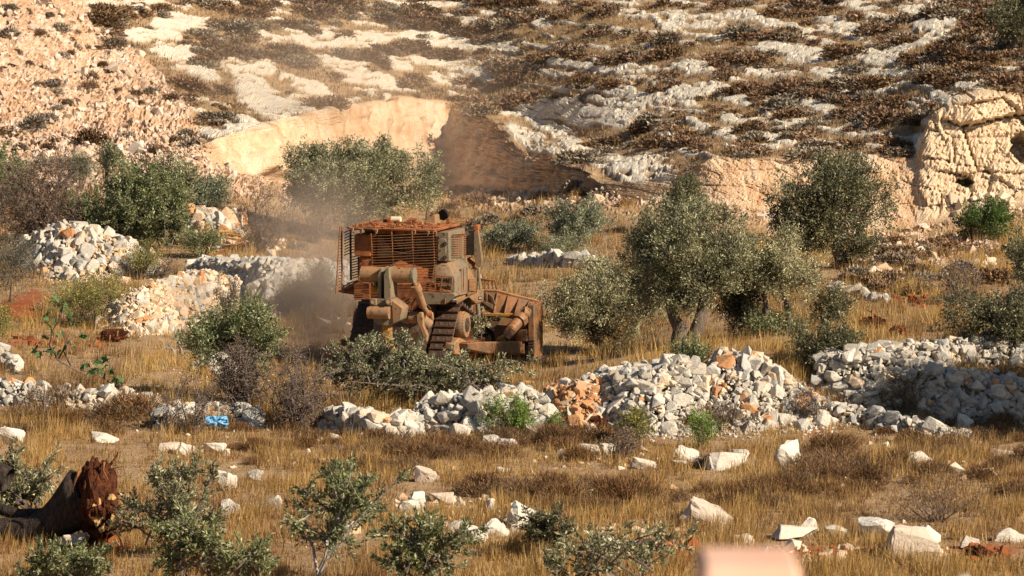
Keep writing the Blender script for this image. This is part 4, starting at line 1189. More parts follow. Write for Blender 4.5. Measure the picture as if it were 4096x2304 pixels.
dry_bush('dark dead broom in the shade of the terrace wall', (876, 370, 930, 410), (905, 412), None, 10, 18, 420, 1600, name='dead_shrub', pal=[((0.10, 0.085, 0.03), 1), ((0.15, 0.12, 0.05), 1)])
dry_bush('grey dead scrub before the terrace wall under white rubble', (696, 404, 760, 428), (726, 430), None, 11, 12, 300, 200, name='dead_shrub', r=0.012)
dry_bush('black snag of dead branches on the slope left of the edge olive', (930, 260, 985, 302), (958, 304), None, 12, 14, 330, 700, name='dead_shrub', r=0.02)
dry_bush('small dark brush pile burnt beside the red soil', (122, 258, 184, 276), (152, 278), None, 13, 14, 330, 100, name='brush_pile', cat='brush pile', r=0.016)
dry_bush('grey brush heap on the long tumbled wall beside the blue bag', (146, 394, 180, 412), (165, 414), None, 14, 12, 220, 60, name='brush_pile', cat='brush pile', r=0.014)
dry_bush('brown thorny shrub below the red earth gap', (600, 428, 640, 460), (618, 460), None, 15, 14, 360, 900, name='dead_shrub')
dry_bush('thin bare pale branches sticking out of the grassy slope', (160, 318, 196, 358), (178, 356), None, 16, 5, 16, 0, name='bare_branch', cat='branch', mat=M_PALE, r=0.028)
dry_bush('thin black snag beside the long tumbled wall', (30, 382, 52, 418), (44, 420), None, 17, 4, 12, 0, name='bare_branch', cat='branch', r=0.03)
dry_bush('dry thistle stalks in the near field at the edge', (870, 470, 1000, 520), (935, 522), None, 18, 40, 200, 900, name='dry_thistle', r=0.008, pal=[((0.13, 0.075, 0.04), 1), ((0.2, 0.12, 0.06), 1)], ll=0.05, depth=0.4)

# --- dwarf shrubs of the near and middle field
SPOTS = []; zi = -1
ZL = ['below the blue plastic bag', 'just below the white dry stone wall', 'in near grass below the small outcrop stones', 'in the dark band below the boulder row', 'in the coarse grass of the near field edge', 'below the red earth gap', 'between the tumbled wall and the stump', 'on the grey slope under the dark olive by the face', 'in the dusty flat behind the dozer cab', 'along the foot of the right quarry face', 'at the foot of the tall terrace wall', 'between the scree foot and the tan blocks', 'beside the yellow-green shrub', 'at the foot of the shaded quarry corner', 'along the foot of the shaded terrace wall']
rgs = np.random.default_rng(5)
for (a0, a1, b0, b1, n, s0, s1) in [(200, 330, 430, 452, 9, 0.5, 1.0), (330, 600, 436, 460, 38, 0.5, 1.2), (240, 480, 452, 475, 12, 0.4, 0.9), (480, 800, 488, 514, 36, 0.6, 1.4), (780, 1030, 440, 500, 38, 0.5, 1.3),
                                     (560, 640, 432, 460, 6, 0.5, 0.9), (0, 110, 400, 440, 12, 0.5, 1.1), (840, 1000, 252, 300, 34, 0.6, 1.3), (440, 560, 196, 236, 22, 0.6, 1.3), (700, 1024, 236, 256, 20, 0.5, 1.0),
                                     (600, 700, 420, 450, 5, 0.5, 1.0), (130, 300, 224, 260, 12, 0.5, 1.0), (40, 130, 290, 330, 6, 0.5, 0.9), (460, 640, 186, 206, 14, 0.5, 1.1), (860, 1000, 425, 440, 10, 0.5, 1.0)]:
    zi += 1
    for _ in range(n):
        SPOTS.append((rgs.uniform(a0, a1), rgs.uniform(b0, b1), rgs.uniform(s0, s1), ZL[zi]))
SPOTS += [(a, b_, c, 'grown large ' + w) for a, b_, c, w in [(715, 425, 1.9, 'under the tall terrace wall'), (598, 441, 1.3, 'under the red earth gap'), (563, 450, 1.2, 'left of the jagged white stone'), (620, 452, 1.2, 'by the yellowish bush'), (720, 468, 1.2, 'in front of the broad squat boulder'), (838, 470, 1.7, 'right of the tall pointed boulder'), (815, 472, 1.2, 'beside the small white cube stone'), (55, 408, 1.5, 'below the long tumbled wall'), (112, 420, 1.4, 'at the middle of the tumbled wall'), (130, 418, 1.6, 'near the bare dead shrub')]]
for (a, b_, sz, zl) in SPOTS:
    q = gp(a, b_, 0, 6.2)
    near = q.y < 125
    o = bpy.data.objects.new('dwarf_shrub', (SHRF_ME if near else SHR_ME)[rgs.integers(0, 6)])
    o.location = q - Vector((0, 0, 0.03)); k = sz
    o.scale = (k * rgs.uniform(1.0, 1.5), k, k * rgs.uniform(0.6, 0.95)); o.rotation_euler = (0, 0, rgs.uniform(0, 6.28))
    link(o)
    if zl.startswith('grown large'): tag(o, 'large brown cushion shrub ' + zl[12:], 'shrub')
    else: tag(o, 'low brown cushion shrub ' + zl, 'shrub', 'cushion shrubs ' + zl)

# --- dry grass
rgg = np.random.default_rng(6)
NT_ = 62000
gu = rgg.uniform(-22, 1046, NT_)
gi = rgg.uniform(0, 1, NT_)
# even spread over the picture: pick an image height, find its row
lines = np.where(KT[:, 0] < 6.02)[0]
jg = np.clip(np.searchsorted(us, gu), 1, len(us) - 1)
vtop = FV[lines[-1], jg]; gv = 606 - (606 - vtop) * rgg.random(NT_) ** 1.0
ri = np.empty(NT_, int)
for j in np.unique(jg):
    sel = np.where(jg == j)[0]
    Vc = np.minimum.accumulate(FV[lines, j])
    ri[sel] = lines[np.clip(np.searchsorted(-Vc, -gv[sel]), 0, len(lines) - 1)]
gpnt = P[ri, jg] + np.stack([rgg.normal(0, 0.06, NT_), rgg.normal(0, 0.12, NT_), np.zeros(NT_)], -1)
patch = fbm(gpnt[:, 0] / 2.2, gpnt[:, 1] / 5.5, 0, 201, 3)
patch2 = fbm(gpnt[:, 0] / 0.9, gpnt[:, 1] / 2.2, 0, 203, 3)
keep = (rgg.random(NT_) < (0.95 - 1.7 * np.clip(red[ri, jg], 0, 1) - 0.75 * scree[ri, jg])) & (rgg.random(NT_) < 0.85 + 1.3 * patch2 + 0.5 * patch)
gpnt = gpnt[keep]; patch = patch[keep]; patch2 = patch2[keep]; gvk = gv[keep]
n = len(gpnt); BL = 9
hgt = (0.30 + 0.13 * patch + 0.10 * patch2) * rgg.uniform(0.55, 1.35, n) * np.interp(gpnt[:, 1], [80, 104, 108, 150, 170], [0.74, 0.72, 1.0, 1.05, 0.8])
hgt = hgt * np.clip(1.0 + 1.1 * patch2, 0.35, 1.6) * (1 + 0.7 * (rgg.random(n) < 0.05))
hgt = np.clip(hgt, 0.05, 0.75)
gold = np.array([0.52, 0.315, 0.095]); straw = np.array([0.60, 0.45, 0.22]); brown = np.array([0.27, 0.145, 0.058]); dun = np.array([0.36, 0.205, 0.08])
w = np.clip(0.55 + 1.9 * patch + 0.7 * patch2 + 0.25 * rgg.normal(size=n), 0, 1)[:, None]
tc = brown * (1 - w) + gold * w
w2 = (rgg.random(n) < 0.24)[:, None] * 0.75
tc = tc * (1 - w2) + straw * w2
mid = np.interp(gvk, [330, 400, 430, 470], [1.0, 0.95, 0.35, 0.25])[:, None]    # the near field carries browner, coarser grass
tc = tc * (0.55 + 0.45 * mid) + dun * (0.45 * (1 - mid))
bi = np.repeat(np.arange(n), BL); nb = len(bi)
az = rgg.uniform(0, 6.283, nb); lean = np.abs(rgg.normal(0, 0.42, nb)) + (rgg.random(nb) < 0.15) * 0.6
bd = np.stack([np.cos(az) * np.sin(lean) + 0.10, np.sin(az) * np.sin(lean), np.cos(lean)], -1)
bb = gpnt[bi] + np.stack([rgg.normal(0, 0.07, nb), rgg.normal(0, 0.07, nb), np.full(nb, -0.02)], -1)
wd = np.stack([np.cos(az + 1.3), np.sin(az + 1.3), np.zeros(nb)], -1) * (0.0085 * rgg.uniform(0.5, 1.6, nb))[:, None]
hl = (hgt[bi] * rgg.uniform(0.5, 1.25, nb))[:, None]
tri = np.stack([bb - wd, bb + wd, bb + bd * hl], 1).reshape(-1, 3)
tcol = np.repeat(tc[bi] * (1 + rgg.normal(0, 0.16, (nb, 1))), 3, axis=0)
o = mobj('dry_grass', np_mesh('dry_grass', tri, np.arange(nb * 3).reshape(-1, 3), M_GRASS, np.clip(tcol, 0.02, 0.9)))
tag(o, 'golden dry grass covering the terraced field', kind='stuff')
nh = 26000
hu = rgg.uniform(-20, 1044, nh); jh = np.clip(np.searchsorted(us, hu), 1, len(us) - 1)
hr = hill_rows[rgg.integers(0, len(hill_rows), nh)]
hk = (rock[hr, jh] < 0.25) & (scree[hr, jh] < 0.3)
hr = hr[hk]; jh = jh[hk]; hp = P[hr, jh]; n = len(hp); BL = 5
bi = np.repeat(np.arange(n), BL); nb = len(bi)
az = rgg.uniform(0, 6.283, nb); lean = np.abs(rgg.normal(0, 0.6, nb))
bd = np.stack([np.cos(az) * np.sin(lean), np.sin(az) * np.sin(lean), np.cos(lean)], -1)
bb = hp[bi] + np.stack([rgg.normal(0, 0.14, nb), rgg.normal(0, 0.14, nb), np.full(nb, -0.02)], -1)
wd = np.stack([np.cos(az + 1.3), np.sin(az + 1.3), np.zeros(nb)], -1) * (0.022 * rgg.uniform(0.6, 1.5, nb))[:, None]
hl = rgg.uniform(0.08, 0.26, (nb, 1))
tri = np.stack([bb - wd, bb + wd, bb + bd * hl], 1).reshape(-1, 3)
pt = fbm(hp[:, 0] / 3, hp[:, 1] / 3, 0, 211, 3)
ww = np.clip(0.5 + 1.6 * pt + 0.2 * rgg.normal(size=n), 0, 1)[:, None]
tc = np.array([0.25, 0.155, 0.085]) * (1 - ww) + np.array([0.45, 0.31, 0.15]) * ww
tcol = np.repeat(tc[bi] * (1 + rgg.normal(0, 0.15, (nb, 1))), 3, axis=0)
o = mobj('hillside_grass', np_mesh('hillside_grass', tri, np.arange(nb * 3).reshape(-1, 3), M_GRASS, np.clip(tcol, 0.02, 0.9)))
tag(o, 'short dry grass between the rocks of the far hillside', kind='stuff')
# ------------------------------------------------------------------ single boulders
M_BOULD = stone_material('boulder_limestone', [(0.62, 0.55, 0.45), (0.72, 0.64, 0.52), (0.66, 0.58, 0.46), (0.74, 0.67, 0.56), (0.64, 0.54, 0.41)], 0.4)
M_PINKB = stone_material('boulder_pinkish', [(0.56, 0.44, 0.33), (0.64, 0.53, 0.41), (0.60, 0.48, 0.36), (0.66, 0.56, 0.45)], 0.3)
def boulder(label, u, v, w, h, kind='white', seed=0, tilt=0.0, group=None, sharp=0.55, depth=0.8, sink=0.18):
    rg = np.random.default_rng(2000 + seed)
    g = gp(u, v + h * 0.5)
    s = mpp(g.y)
    bm = bmesh.new()
    p = rg.uniform(-1, 1, (16, 3)); p /= np.max(np.abs(p), axis=1, keepdims=True) ** 0.75
    for q in p: bm.verts.new(q)
    bmesh.ops.convex_hull(bm, input=bm.verts)
    bmesh.ops.delete(bm, geom=[x for x in bm.verts if not x.link_faces], context='VERTS')
    bmesh.ops.bevel(bm, geom=list(bm.edges), offset=0.045, segments=1, affect='EDGES', clamp_overlap=True)
    bmesh.ops.triangulate(bm, faces=bm.faces)
    bmesh.ops.subdivide_edges(bm, edges=[e for e in bm.edges if e.calc_length() > 0.35], cuts=2, use_grid_fill=False)
    bmesh.ops.triangulate(bm, faces=bm.faces)
    co = np.array([x.co[:] for x in bm.verts])
    n = 0.20 * fbm(co[:, 0] * 1.6 + seed, co[:, 1] * 1.6, co[:, 2] * 1.6, 300, 3) + 0.12 * fbm(co[:, 0] * 5 + seed, co[:, 1] * 6, co[:, 2] * 6, 301, 2)
    lo, hi = co.min(0), co.max(0)
    co = (co - (lo + hi) / 2) / (hi - lo)
    for x, c, d in zip(bm.verts, co, n): x.co = Vector(c * (1 + d))
    me = bpy.data.meshes.new('boulder'); bm.to_mesh(me); bm.free()
    me.materials.append(M_BOULD if kind == 'white' else M_PINKB)
    me.polygons.foreach_set('use_smooth', np.ones(len(me.polygons), bool)); me.set_sharp_from_angle(angle=R(20))
    o = mobj('boulder', me)
    o.scale = (w * s * 1.18, w * s * depth, h * s * (1 + sink) * 1.22)
    o.rotation_euler = (rg.normal(0, .08), R(tilt), rg.normal(0, .35))
    o.location = g + Vector((0, 0.2 * w * s, h * s * 0.5 * (1 - sink * 0.6)))
    tag(o, label, 'boulder', group)
    return o
BLD = [
    ('tall pointed white boulder standing in the row of stones', 789, 457, 22, 25, 0), ('low white slab right of the tall pointed boulder', 826, 457, 22, 8, 4),
    ('broad squat white boulder in the middle of the stone row', 723, 461, 33, 17, 0), ('tilted grey-white slab at the end of the stone row', 686, 455, 24, 11, 18),
    ('squarish white block leaning on the broad squat boulder', 741, 457, 15, 12, 0), ('small dark-sided stone left of the broad squat boulder', 699, 463, 14, 8, 0),
    ('flat stone under the tilted slab', 680, 464, 16, 5, 0), ('flat pale stone below the thorny shrub', 644, 465, 24, 8, 12),
    ('jagged white stone right below the red earth gap', 606, 450, 14, 12, 20), ('low pale rubble stone left of the jagged one', 588, 449, 20, 7, 6),
    ('small white cube stone in front of the cushion shrub', 807, 477, 9, 7, 0), ('pale crusted stone right of the low white slab', 862, 466, 17, 8, 14),
    ('pale stone touching the crusted stone', 878, 467, 15, 7, -10), ('long tilted pinkish slab in the golden near grass', 706, 517, 44, 17, 22),
    ('long flat slab sunk in the near grass', 790, 534, 46, 11, 8), ('rounded boulder behind the long flat slab', 810, 528, 17, 15, 0),
    ('low brown-white stone between slab and square block', 839, 533, 31, 9, 4), ('large square block with a dark notch in near grass', 877, 530, 34, 17, -3),
    ('pale boulder among olive sprigs at the lower edge', 601, 547, 30, 14, 5), ('half buried stone beside the sprig boulder', 627, 546, 18, 7, 0),
    ('pinkish stone above the blurred orange block', 743, 541, 20, 10, 0), ('largest boulder, pinkish white, on the red earth', 913, 546, 44, 27, 4),
    ('sloping boulder behind the largest one', 930, 536, 22, 14, 30), ('small pointed stone right of the largest boulder', 970, 544, 16, 9, 20),
    ('low stone at the picture edge right of the largest boulder', 1011, 537, 27, 9, 0), ('white bench-shaped boulder on the slope before the shaded wall', 919, 462, 26, 13, 6),
    ('flat tan stones at the edge of the near field', 1004, 454, 20, 5, -8), ('pale stone at the foot of the wall end', 959, 436, 10, 6, 0),
    ('big block crowning the end of the low stone line', 965, 423, 16, 14, 0), ('sharp-edged white boulder right of the scattered pile', 518, 518, 27, 19, 16),
    ('rounded white boulder below the sharp-edged one', 496, 529, 25, 14, 8), ('bright smooth boulder lowest in the scattered pile', 473, 536, 28, 16, 12),
    ('rounded white boulder leading the scattered pile', 411, 507, 24, 12, -8), ('small white stone behind the leading boulder', 417, 498, 14, 9, 0),
    ('broad pinkish stone at the back of the scattered pile', 442, 498, 22, 9, 4), ('grey upright stone at the back of the pile', 490, 507, 9, 12, 0),
    ('yellowish wedge stone below the pile', 418, 536, 14, 8, 0), ('grey wedge stone in the middle of the pile', 456, 528, 14, 9, -12),
    ('narrow tilted stone alone in brown grass', 478, 481, 17, 8, 28), ('flat pinkish stone in grass above the pile', 425, 476, 22, 11, 15),
    ('small pointed stone alone in the brown shrubs', 504, 470, 10, 6, -10), ('square white stone below the wall weed', 492, 441, 17, 10, 8),
    ('low white stone touching the square one below the weed', 509, 444, 16, 8, 0), ('pointed white stone below the wall end by red earth', 549, 438, 13, 9, 25),
    ('notched white boulder before the middle of the white wall', 459, 434, 18, 15, 20), ('big bright boulder leaning on the white wall', 371, 424, 22, 17, -20),
    ('thin tilted slab in shrubs before the white wall', 391, 431, 16, 6, -20), ('small square stone before the leaning boulder', 363, 436, 6, 7, 0),
    ('white stone above the olive sapling', 273, 504, 14, 14, 18), ('pale stone half covered by olive leaves', 231, 509, 18, 14, 0),
    ('grey rounded stone with a bright side in grass', 226, 481, 17, 15, 0), ('white flat-topped stone right of the grey rounded one', 255, 476, 15, 9, 0),
    ('long low stone below the long tumbled wall', 104, 439, 25, 7, 2), ('tan ledge stone of the small outcrop in grass', 167, 448, 22, 8, 0),
    ('pale middle stone of the small outcrop in grass', 186, 451, 16, 10, 20), ('ledge stone at the end of the small outcrop', 212, 448, 23, 8, 8),
    ('pinkish boulder at the foot of the uprooted stump', 72, 543, 28, 14, -6), ('white boulder cut by the picture edge above the near grass', 9, 437, 24, 14, 10),
    ('white stone on top of the rubble heap crest', 722, 353, 12, 9, 0), ('big round boulder on the bank beside the olive shrub', 826, 361, 14, 14, 0),
    ('pale block perched on the grey stone row behind the blade', 552, 252, 8, 7, 0), ('orange upright block in the rubble by red soil', 232, 217, 9, 13, 5),
    ('orange boulder in the rubble heap spill', 806, 408, 18, 12, 18), ('grey slab standing in the rubble spill', 780, 383, 14, 12, 38)]
for i, (lab, u, v, w, h_, tl) in enumerate(BLD):
    boulder(lab, u, v, w, h_, 'pink' if ('pinkish' in lab or 'orange' in lab or 'tan ' in lab) else 'white', i, tl)

# small loose stones lying in the near field
rgl = np.random.default_rng(8)
pp, ss = [], []
for (u0, u1, v0, v1, n, k) in [(395, 520, 498, 545, 150, 0.16), (590, 720, 520, 556, 60, .15), (760, 960, 548, 566, 110, .15), (560, 660, 440, 470, 60, .14), (180, 560, 430, 470, 90, .13), (800, 1000, 440, 480, 60, .13), (0, 1024, 480, 560, 140, .10),
                               (200, 300, 236, 250, 60, .16), (460, 620, 188, 204, 150, .2), (860, 1000, 240, 275, 120, .22), (0, 170, 225, 300, 60, .14), (950, 1020, 195, 214, 70, .3), (300, 420, 290, 330, 30, .15)]:
    for _ in range(n):
        q = gp(rgl.uniform(u0, u1), rgl.uniform(v0, v1)); pp.append(np.array(q)); ss.append(k * rgl.lognormal(0, .45))
o = mobj('loose_stones', chips_mesh('loose_stones', np.array(pp), np.array(ss), M_CHIP['tan'], 9)); tag(o, 'small loose stones scattered over the field', kind='stuff')
pp, ss = [], []
for (u0, u1, v0, v1, n, k) in [(640, 690, 545, 562, 160, .12), (575, 605, 395, 430, 120, .12), (800, 900, 548, 562, 120, .10), (960, 1010, 548, 562, 70, .10), (5, 110, 338, 348, 90, .10), (890, 960, 297, 308, 70, .12), (195, 250, 236, 250, 70, .14), (880, 905, 326, 336, 60, .12), (70, 128, 538, 556, 90, .12), (555, 575, 384, 396, 60, .12)]:
    for _ in range(n):
        q = gp(rgl.uniform(u0, u1), rgl.uniform(v0, v1)); q.z += .02; pp.append(np.array(q)); ss.append(k * rgl.lognormal(0, .5))
M_CLOD = stuff_stone_material('red_clods', [(0.20, 0.055, 0.02), (0.30, 0.09, 0.03), (0.24, 0.07, 0.025), (0.38, 0.14, 0.05)])
o = mobj('red_clods', chips_mesh('red_clods', np.array(pp), np.array(ss), M_CLOD, 10)); tag(o, 'turned red earth clods in the field', kind='stuff')

# ------------------------------------------------------------------ uprooted olive stump
g0 = gp(95, 546); sS = mpp(g0.y)
def L_(u, v, dy=0.0):
    return at(u, v, g0.y + dy) - g0
stump = empty('uprooted_stump', g0)
tag(stump, 'uprooted olive stump with red earth on its root plate, lying at the lower edge', 'tree stump')
M_STB = bark_material('shade_darkened_bark', (0.018, 0.013, 0.011), (0.075, 0.056, 0.044))  # olive bark darkened for the shade of the root plate on the trunk
tr = Geo()
tr.tube([L_(-40, 530, 0.6), L_(-10, 531, 0.5), L_(14, 532, 0.4), L_(34, 530, 0.32), L_(52, 523, 0.22), L_(66, 513, 0.14), L_(78, 503, 0.08), L_(88, 496, 0.05)], [0.25, 0.26, 0.28, 0.31, 0.36, 0.43, 0.52, 0.62], 22)
t_o = tr.obj('trunk', M_STB, stump, smooth=True)
co = np.array([v_.co[:] for v_ in t_o.data.vertices])
d = 0.07 * fbm(co[:, 0] * 0.8, co[:, 1] * 3.5, co[:, 2] * 3.5, 400, 3)
for v_, k in zip(t_o.data.vertices, d): v_.co += Vector((0, -1, 0.6)) * float(k)
bm = bmesh.new(); bmesh.ops.create_icosphere(bm, subdivisions=5, radius=1.0)
cen = L_(97, 501); hw_, hh_ = 20 * sS, 42 * sS
for v_ in bm.verts:
    c = v_.co
    k = 1 + 0.30 * float(fbm(c.x * 1.6, c.y * 1.6, c.z * 1.6, 410, 3)) + 0.22 * float(fbm(c.x * 5, c.y * 5, c.z * 5, 411, 3))
    v_.co = Vector((c.x * hw_ * k, c.y * 0.72 * k, c.z * hh_ * k)) + cen
me = bpy.data.meshes.new('root_plate'); bm.to_mesh(me); bm.free()
def earth():
    m = NT('root_earth'); co_ = m.coord('Object')
    n1 = m.noise(5, 4, 0.7, co_); n2 = m.noise(22, 2, 0.7, co_)
    c = m.ramp(n1, [(0.32, (0.032, 0.012, 0.007)), (0.5, (0.080, 0.026, 0.012)), (0.64, (0.15, 0.052, 0.022)), (0.78, (0.30, 0.15, 0.06))])
    m.bump(n2, 0.9, 0.06)
    return m.done(c, 0.95, 0.1)
M_EARTH = earth()
me.materials.append(M_EARTH)
mobj('root_plate', me, stump)
rgt = np.random.default_rng(4)
M_ROOT = bark_material('torn_roots', (0.16, 0.06, 0.025), (0.36, 0.17, 0.07))
for pts_, r_ in [([(110, 465), (116, 458), (119, 450), (120, 440), (118, 428)], 0.03), ([(118, 494), (128, 492), (142, 491)], 0.022), ([(80, 470), (76, 478), (72, 492)], 0.04), ([(112, 528), (120, 536), (124, 548)], 0.05),
                 ([(116, 510), (122, 506), (124, 512), (120, 520)], 0.05), ([(100, 540), (101, 548), (99, 556)], 0.06), ([(88, 535), (84, 545), (86, 553)], 0.05), ([(104, 462), (103, 470), (108, 480)], 0.03), ([(112, 530), (128, 522), (133, 530)], 0.02), ([(108, 470), (122, 466), (126, 474)], 0.015)]:
    g = Geo().tube([L_(a, b_, -0.55 - 0.1 * rgt.random()) for a, b_ in pts_], [r_ * (1 - 0.6 * i / (len(pts_) - 1)) for i in range(len(pts_))], 7)
    g.obj('root', M_ROOT, stump, smooth=True)
M_SPL = bark_material('split_olive_wood', (0.42, 0.20, 0.06), (0.66, 0.43, 0.18))
for (a, b_, w, h_) in [(110, 497, 3, 2.5), (98, 503, 2.5, 2.0), (98, 520, 2.5, 7), (112, 520, 3.5, 5), (101, 530, 3, 4)]:
    c = L_(a, b_, -0.72)
    Geo().hull([c + Vector(rgt.normal(0, 1, 3)) * Vector((w * sS, .12, h_ * sS)).length * 0.5 for _ in range(9)]).obj('broken_wood', M_SPL, stump, bevel=0.01)
lg = empty('fallen_log', gp(-6, 540)); tag(lg, 'hollow cut olive log entering at the picture edge above the fallen trunk', 'log')
g1 = Vector(lg.location)
Geo().tube([at(-40, 470, g0.y + 0.9) - g1, at(-10, 472, g0.y + 0.8) - g1, at(8, 480, g0.y + .7) - g1], [0.26, 0.27, 0.25], 16, False).tube([at(8, 480, g0.y + .7) - g1, at(0, 476, g0.y + .75) - g1, at(-20, 472, g0.y + .8) - g1], [0.25, 0.17, 0.12], 16, False).obj('log_shell', M_STB, lg, smooth=True)
Geo().tube([at(-30, 500, g0.y + 0.9) - g1, at(20, 515, g0.y + 0.7) - g1, at(60, 512, g0.y + 0.5) - g1], [0.1, 0.12, 0.1], 8).obj('log_limb', M_STB, lg, smooth=True)

# other root balls and split wood
def clod(name, label, cat, bbox, mat, seed, dyf=0.6):
    u0, v0, u1, v1 = bbox
    q = gp((u0 + u1) / 2, v1); s = mpp(q.y)
    root = empty(name, q); tag(root, label, cat)
    bm = bmesh.new(); bmesh.ops.create_icosphere(bm, subdivisions=4, radius=1.0)
    c0 = at((u0 + u1) / 2, (v0 + v1) / 2, q.y) - q
    for v_ in bm.verts:
        c = v_.co
        k = 1 + 0.45 * float(fbm(c.x * 1.8 + seed, c.y * 1.8, c.z * 1.8, 420, 3)) + 0.25 * float(fbm(c.x * 6 + seed, c.y * 6, c.z * 6, 421, 2))
        v_.co = Vector((c.x * (u1 - u0) / 2 * s * k, c.y * (u1 - u0) / 2 * s * dyf * k, c.z * (v1 - v0) / 2 * s * k)) + c0
    me = bpy.data.meshes.new(name); bm.to_mesh(me); bm.free(); me.materials.append(mat)
    mobj('earth_mass', me, root)
    rg = np.random.default_rng(seed)
    for k in range(9):
        a = Vector(c0) + Vector(rg.normal(0, 1, 3)) * float((u1 - u0) / 5 * s); b_ = a + Vector(unit(rg.normal(size=3))) * float((u1 - u0) * 0.45 * s)
        Geo().tube(bend(a, b_, 0.15, rg, 4), [0.03, 0.024, 0.016, 0.008], 5).obj('root', M_ROOT, root)
    return root
clod('root_ball', 'torn red root ball lying at the foot of the tan rubble', 'root ball', (100, 329, 127, 342), M_EARTH, 1)
clod('root_ball', 'torn red root ball in golden grass above the olive shrub', 'root ball', (858, 317, 885, 329), M_EARTH, 2)
clod('earth_clod', 'big red earth clod at the lower edge left of the blurred block', 'earth clod', (634, 541, 664, 560), M_EARTH, 3)
clod('earth_clod', 'red earth clod at the lower corner near the pointed stone', 'earth clod', (966, 546, 992, 560), M_EARTH, 4)
clod('earth_clod', 'red earth clod below the tall terrace wall', 'earth clod', (590, 416, 606, 430), M_EARTH, 5)
clod('earth_clod', 'red earth clod under the edge olive on the bank', 'earth clod', (890, 326, 902, 336), M_EARTH, 6)
def split_wood(label, bbox, seed):
    u0, v0, u1, v1 = bbox; q = gp((u0 + u1) / 2, v1, 0, 6); s = mpp(q.y)
    root = empty('split_wood', q); tag(root, label, 'split wood')
    rg = np.random.default_rng(seed)
    for k in range(6):
        a = at(rg.uniform(u0, u0 + (u1 - u0) * .4), rg.uniform(v0, v1), q.y) - q; b_ = at(rg.uniform(u0 + (u1 - u0) * .6, u1), rg.uniform(v0, v1), q.y - 0.2) - q
        Geo().tube([a, a.lerp(b_, .5) + Vector((0, 0, .02)), b_], [0.05, 0.09, 0.04], 5).obj('splinter', M_SPL, root)
    return root
split_wood('freshly torn orange olive wood glowing among green leaves below the scree', (145, 198, 160, 207), 1)
split_wood('splintered orange log lying on the white wall below cut branches', (508, 382, 536, 391), 2)
split_wood('orange split branches on the bulldozed red soil beside tan blocks', (200, 230, 246, 240), 3)

# blue plastic bag
q = gp(218, 424); sB = mpp(q.y)
rgb_ = np.random.default_rng(21)
gx, gz = np.meshgrid(np.linspace(-1, 1, 22), np.linspace(-1, 1, 15))
rad = np.clip(1 - 0.35 * np.abs(fbm(gx * 3, gz * 3, 0, 500, 3)), 0.3, 1)
X_ = gx * 13 * sB * rad; Zz = gz * 6.5 * sB * rad + 5.5 * sB
Yy = 0.16 * fbm(gx * 4, gz * 4, 1, 501, 3) - 0.12 * (1 - gx ** 2 * 0.6 - gz ** 2 * 0.6) - 0.75
bagm = NT('blue_plastic'); bag_mat = bagm.done((0.16, 0.42, 0.66), 0.3, 0.5)
V_ = np.stack([X_, Yy, Zz], -1).reshape(-1, 3); ii = np.arange(22 * 15).reshape(15, 22)
back = V_ + np.array([0, 0.16, 0.0])
Fq = np.stack([ii[:-1, :-1], ii[:-1, 1:], ii[1:, 1:], ii[1:, :-1]], -1).reshape(-1, 4)
rim = [(ii[0, k], ii[0, k + 1]) for k in range(21)] + [(ii[k, 21], ii[k + 1, 21]) for k in range(14)] + [(ii[14, k + 1], ii[14, k]) for k in range(21)] + [(ii[k + 1, 0], ii[k, 0]) for k in range(14)]
Fr = np.array([(b_, a, a + 330, b_ + 330) for a, b_ in rim])
me = np_mesh('plastic_bag', np.concatenate([V_, back]), np.concatenate([Fq, Fq[:, ::-1] + 330, Fr]), bag_mat, smooth=True)
bag = mobj('plastic_bag', me, None, q); tag(bag, 'crumpled blue plastic bag caught on the stones under a dead shrub', 'plastic bag')

# small white litter on the red soil
for (a, b_, w) in [(217, 249, 11), (231, 247, 8)]:
    q = gp(a, b_)
    rg = np.random.default_rng(int(a))
    g = Geo()
    g.hull([Vector((rg.uniform(-1, 1) * w * .5 * mpp(q.y), rg.uniform(-.5, .5), rg.uniform(0, .10))) for _ in range(14)])
    o = g.obj('white_sheet', NT('white_plaster').done((0.78, 0.76, 0.72), 0.6, 0.3), None, loc=q)
    tag(o, 'wide scrap of white litter on the red soil' if w > 9 else 'narrow scrap of white litter on the red soil', 'litter')

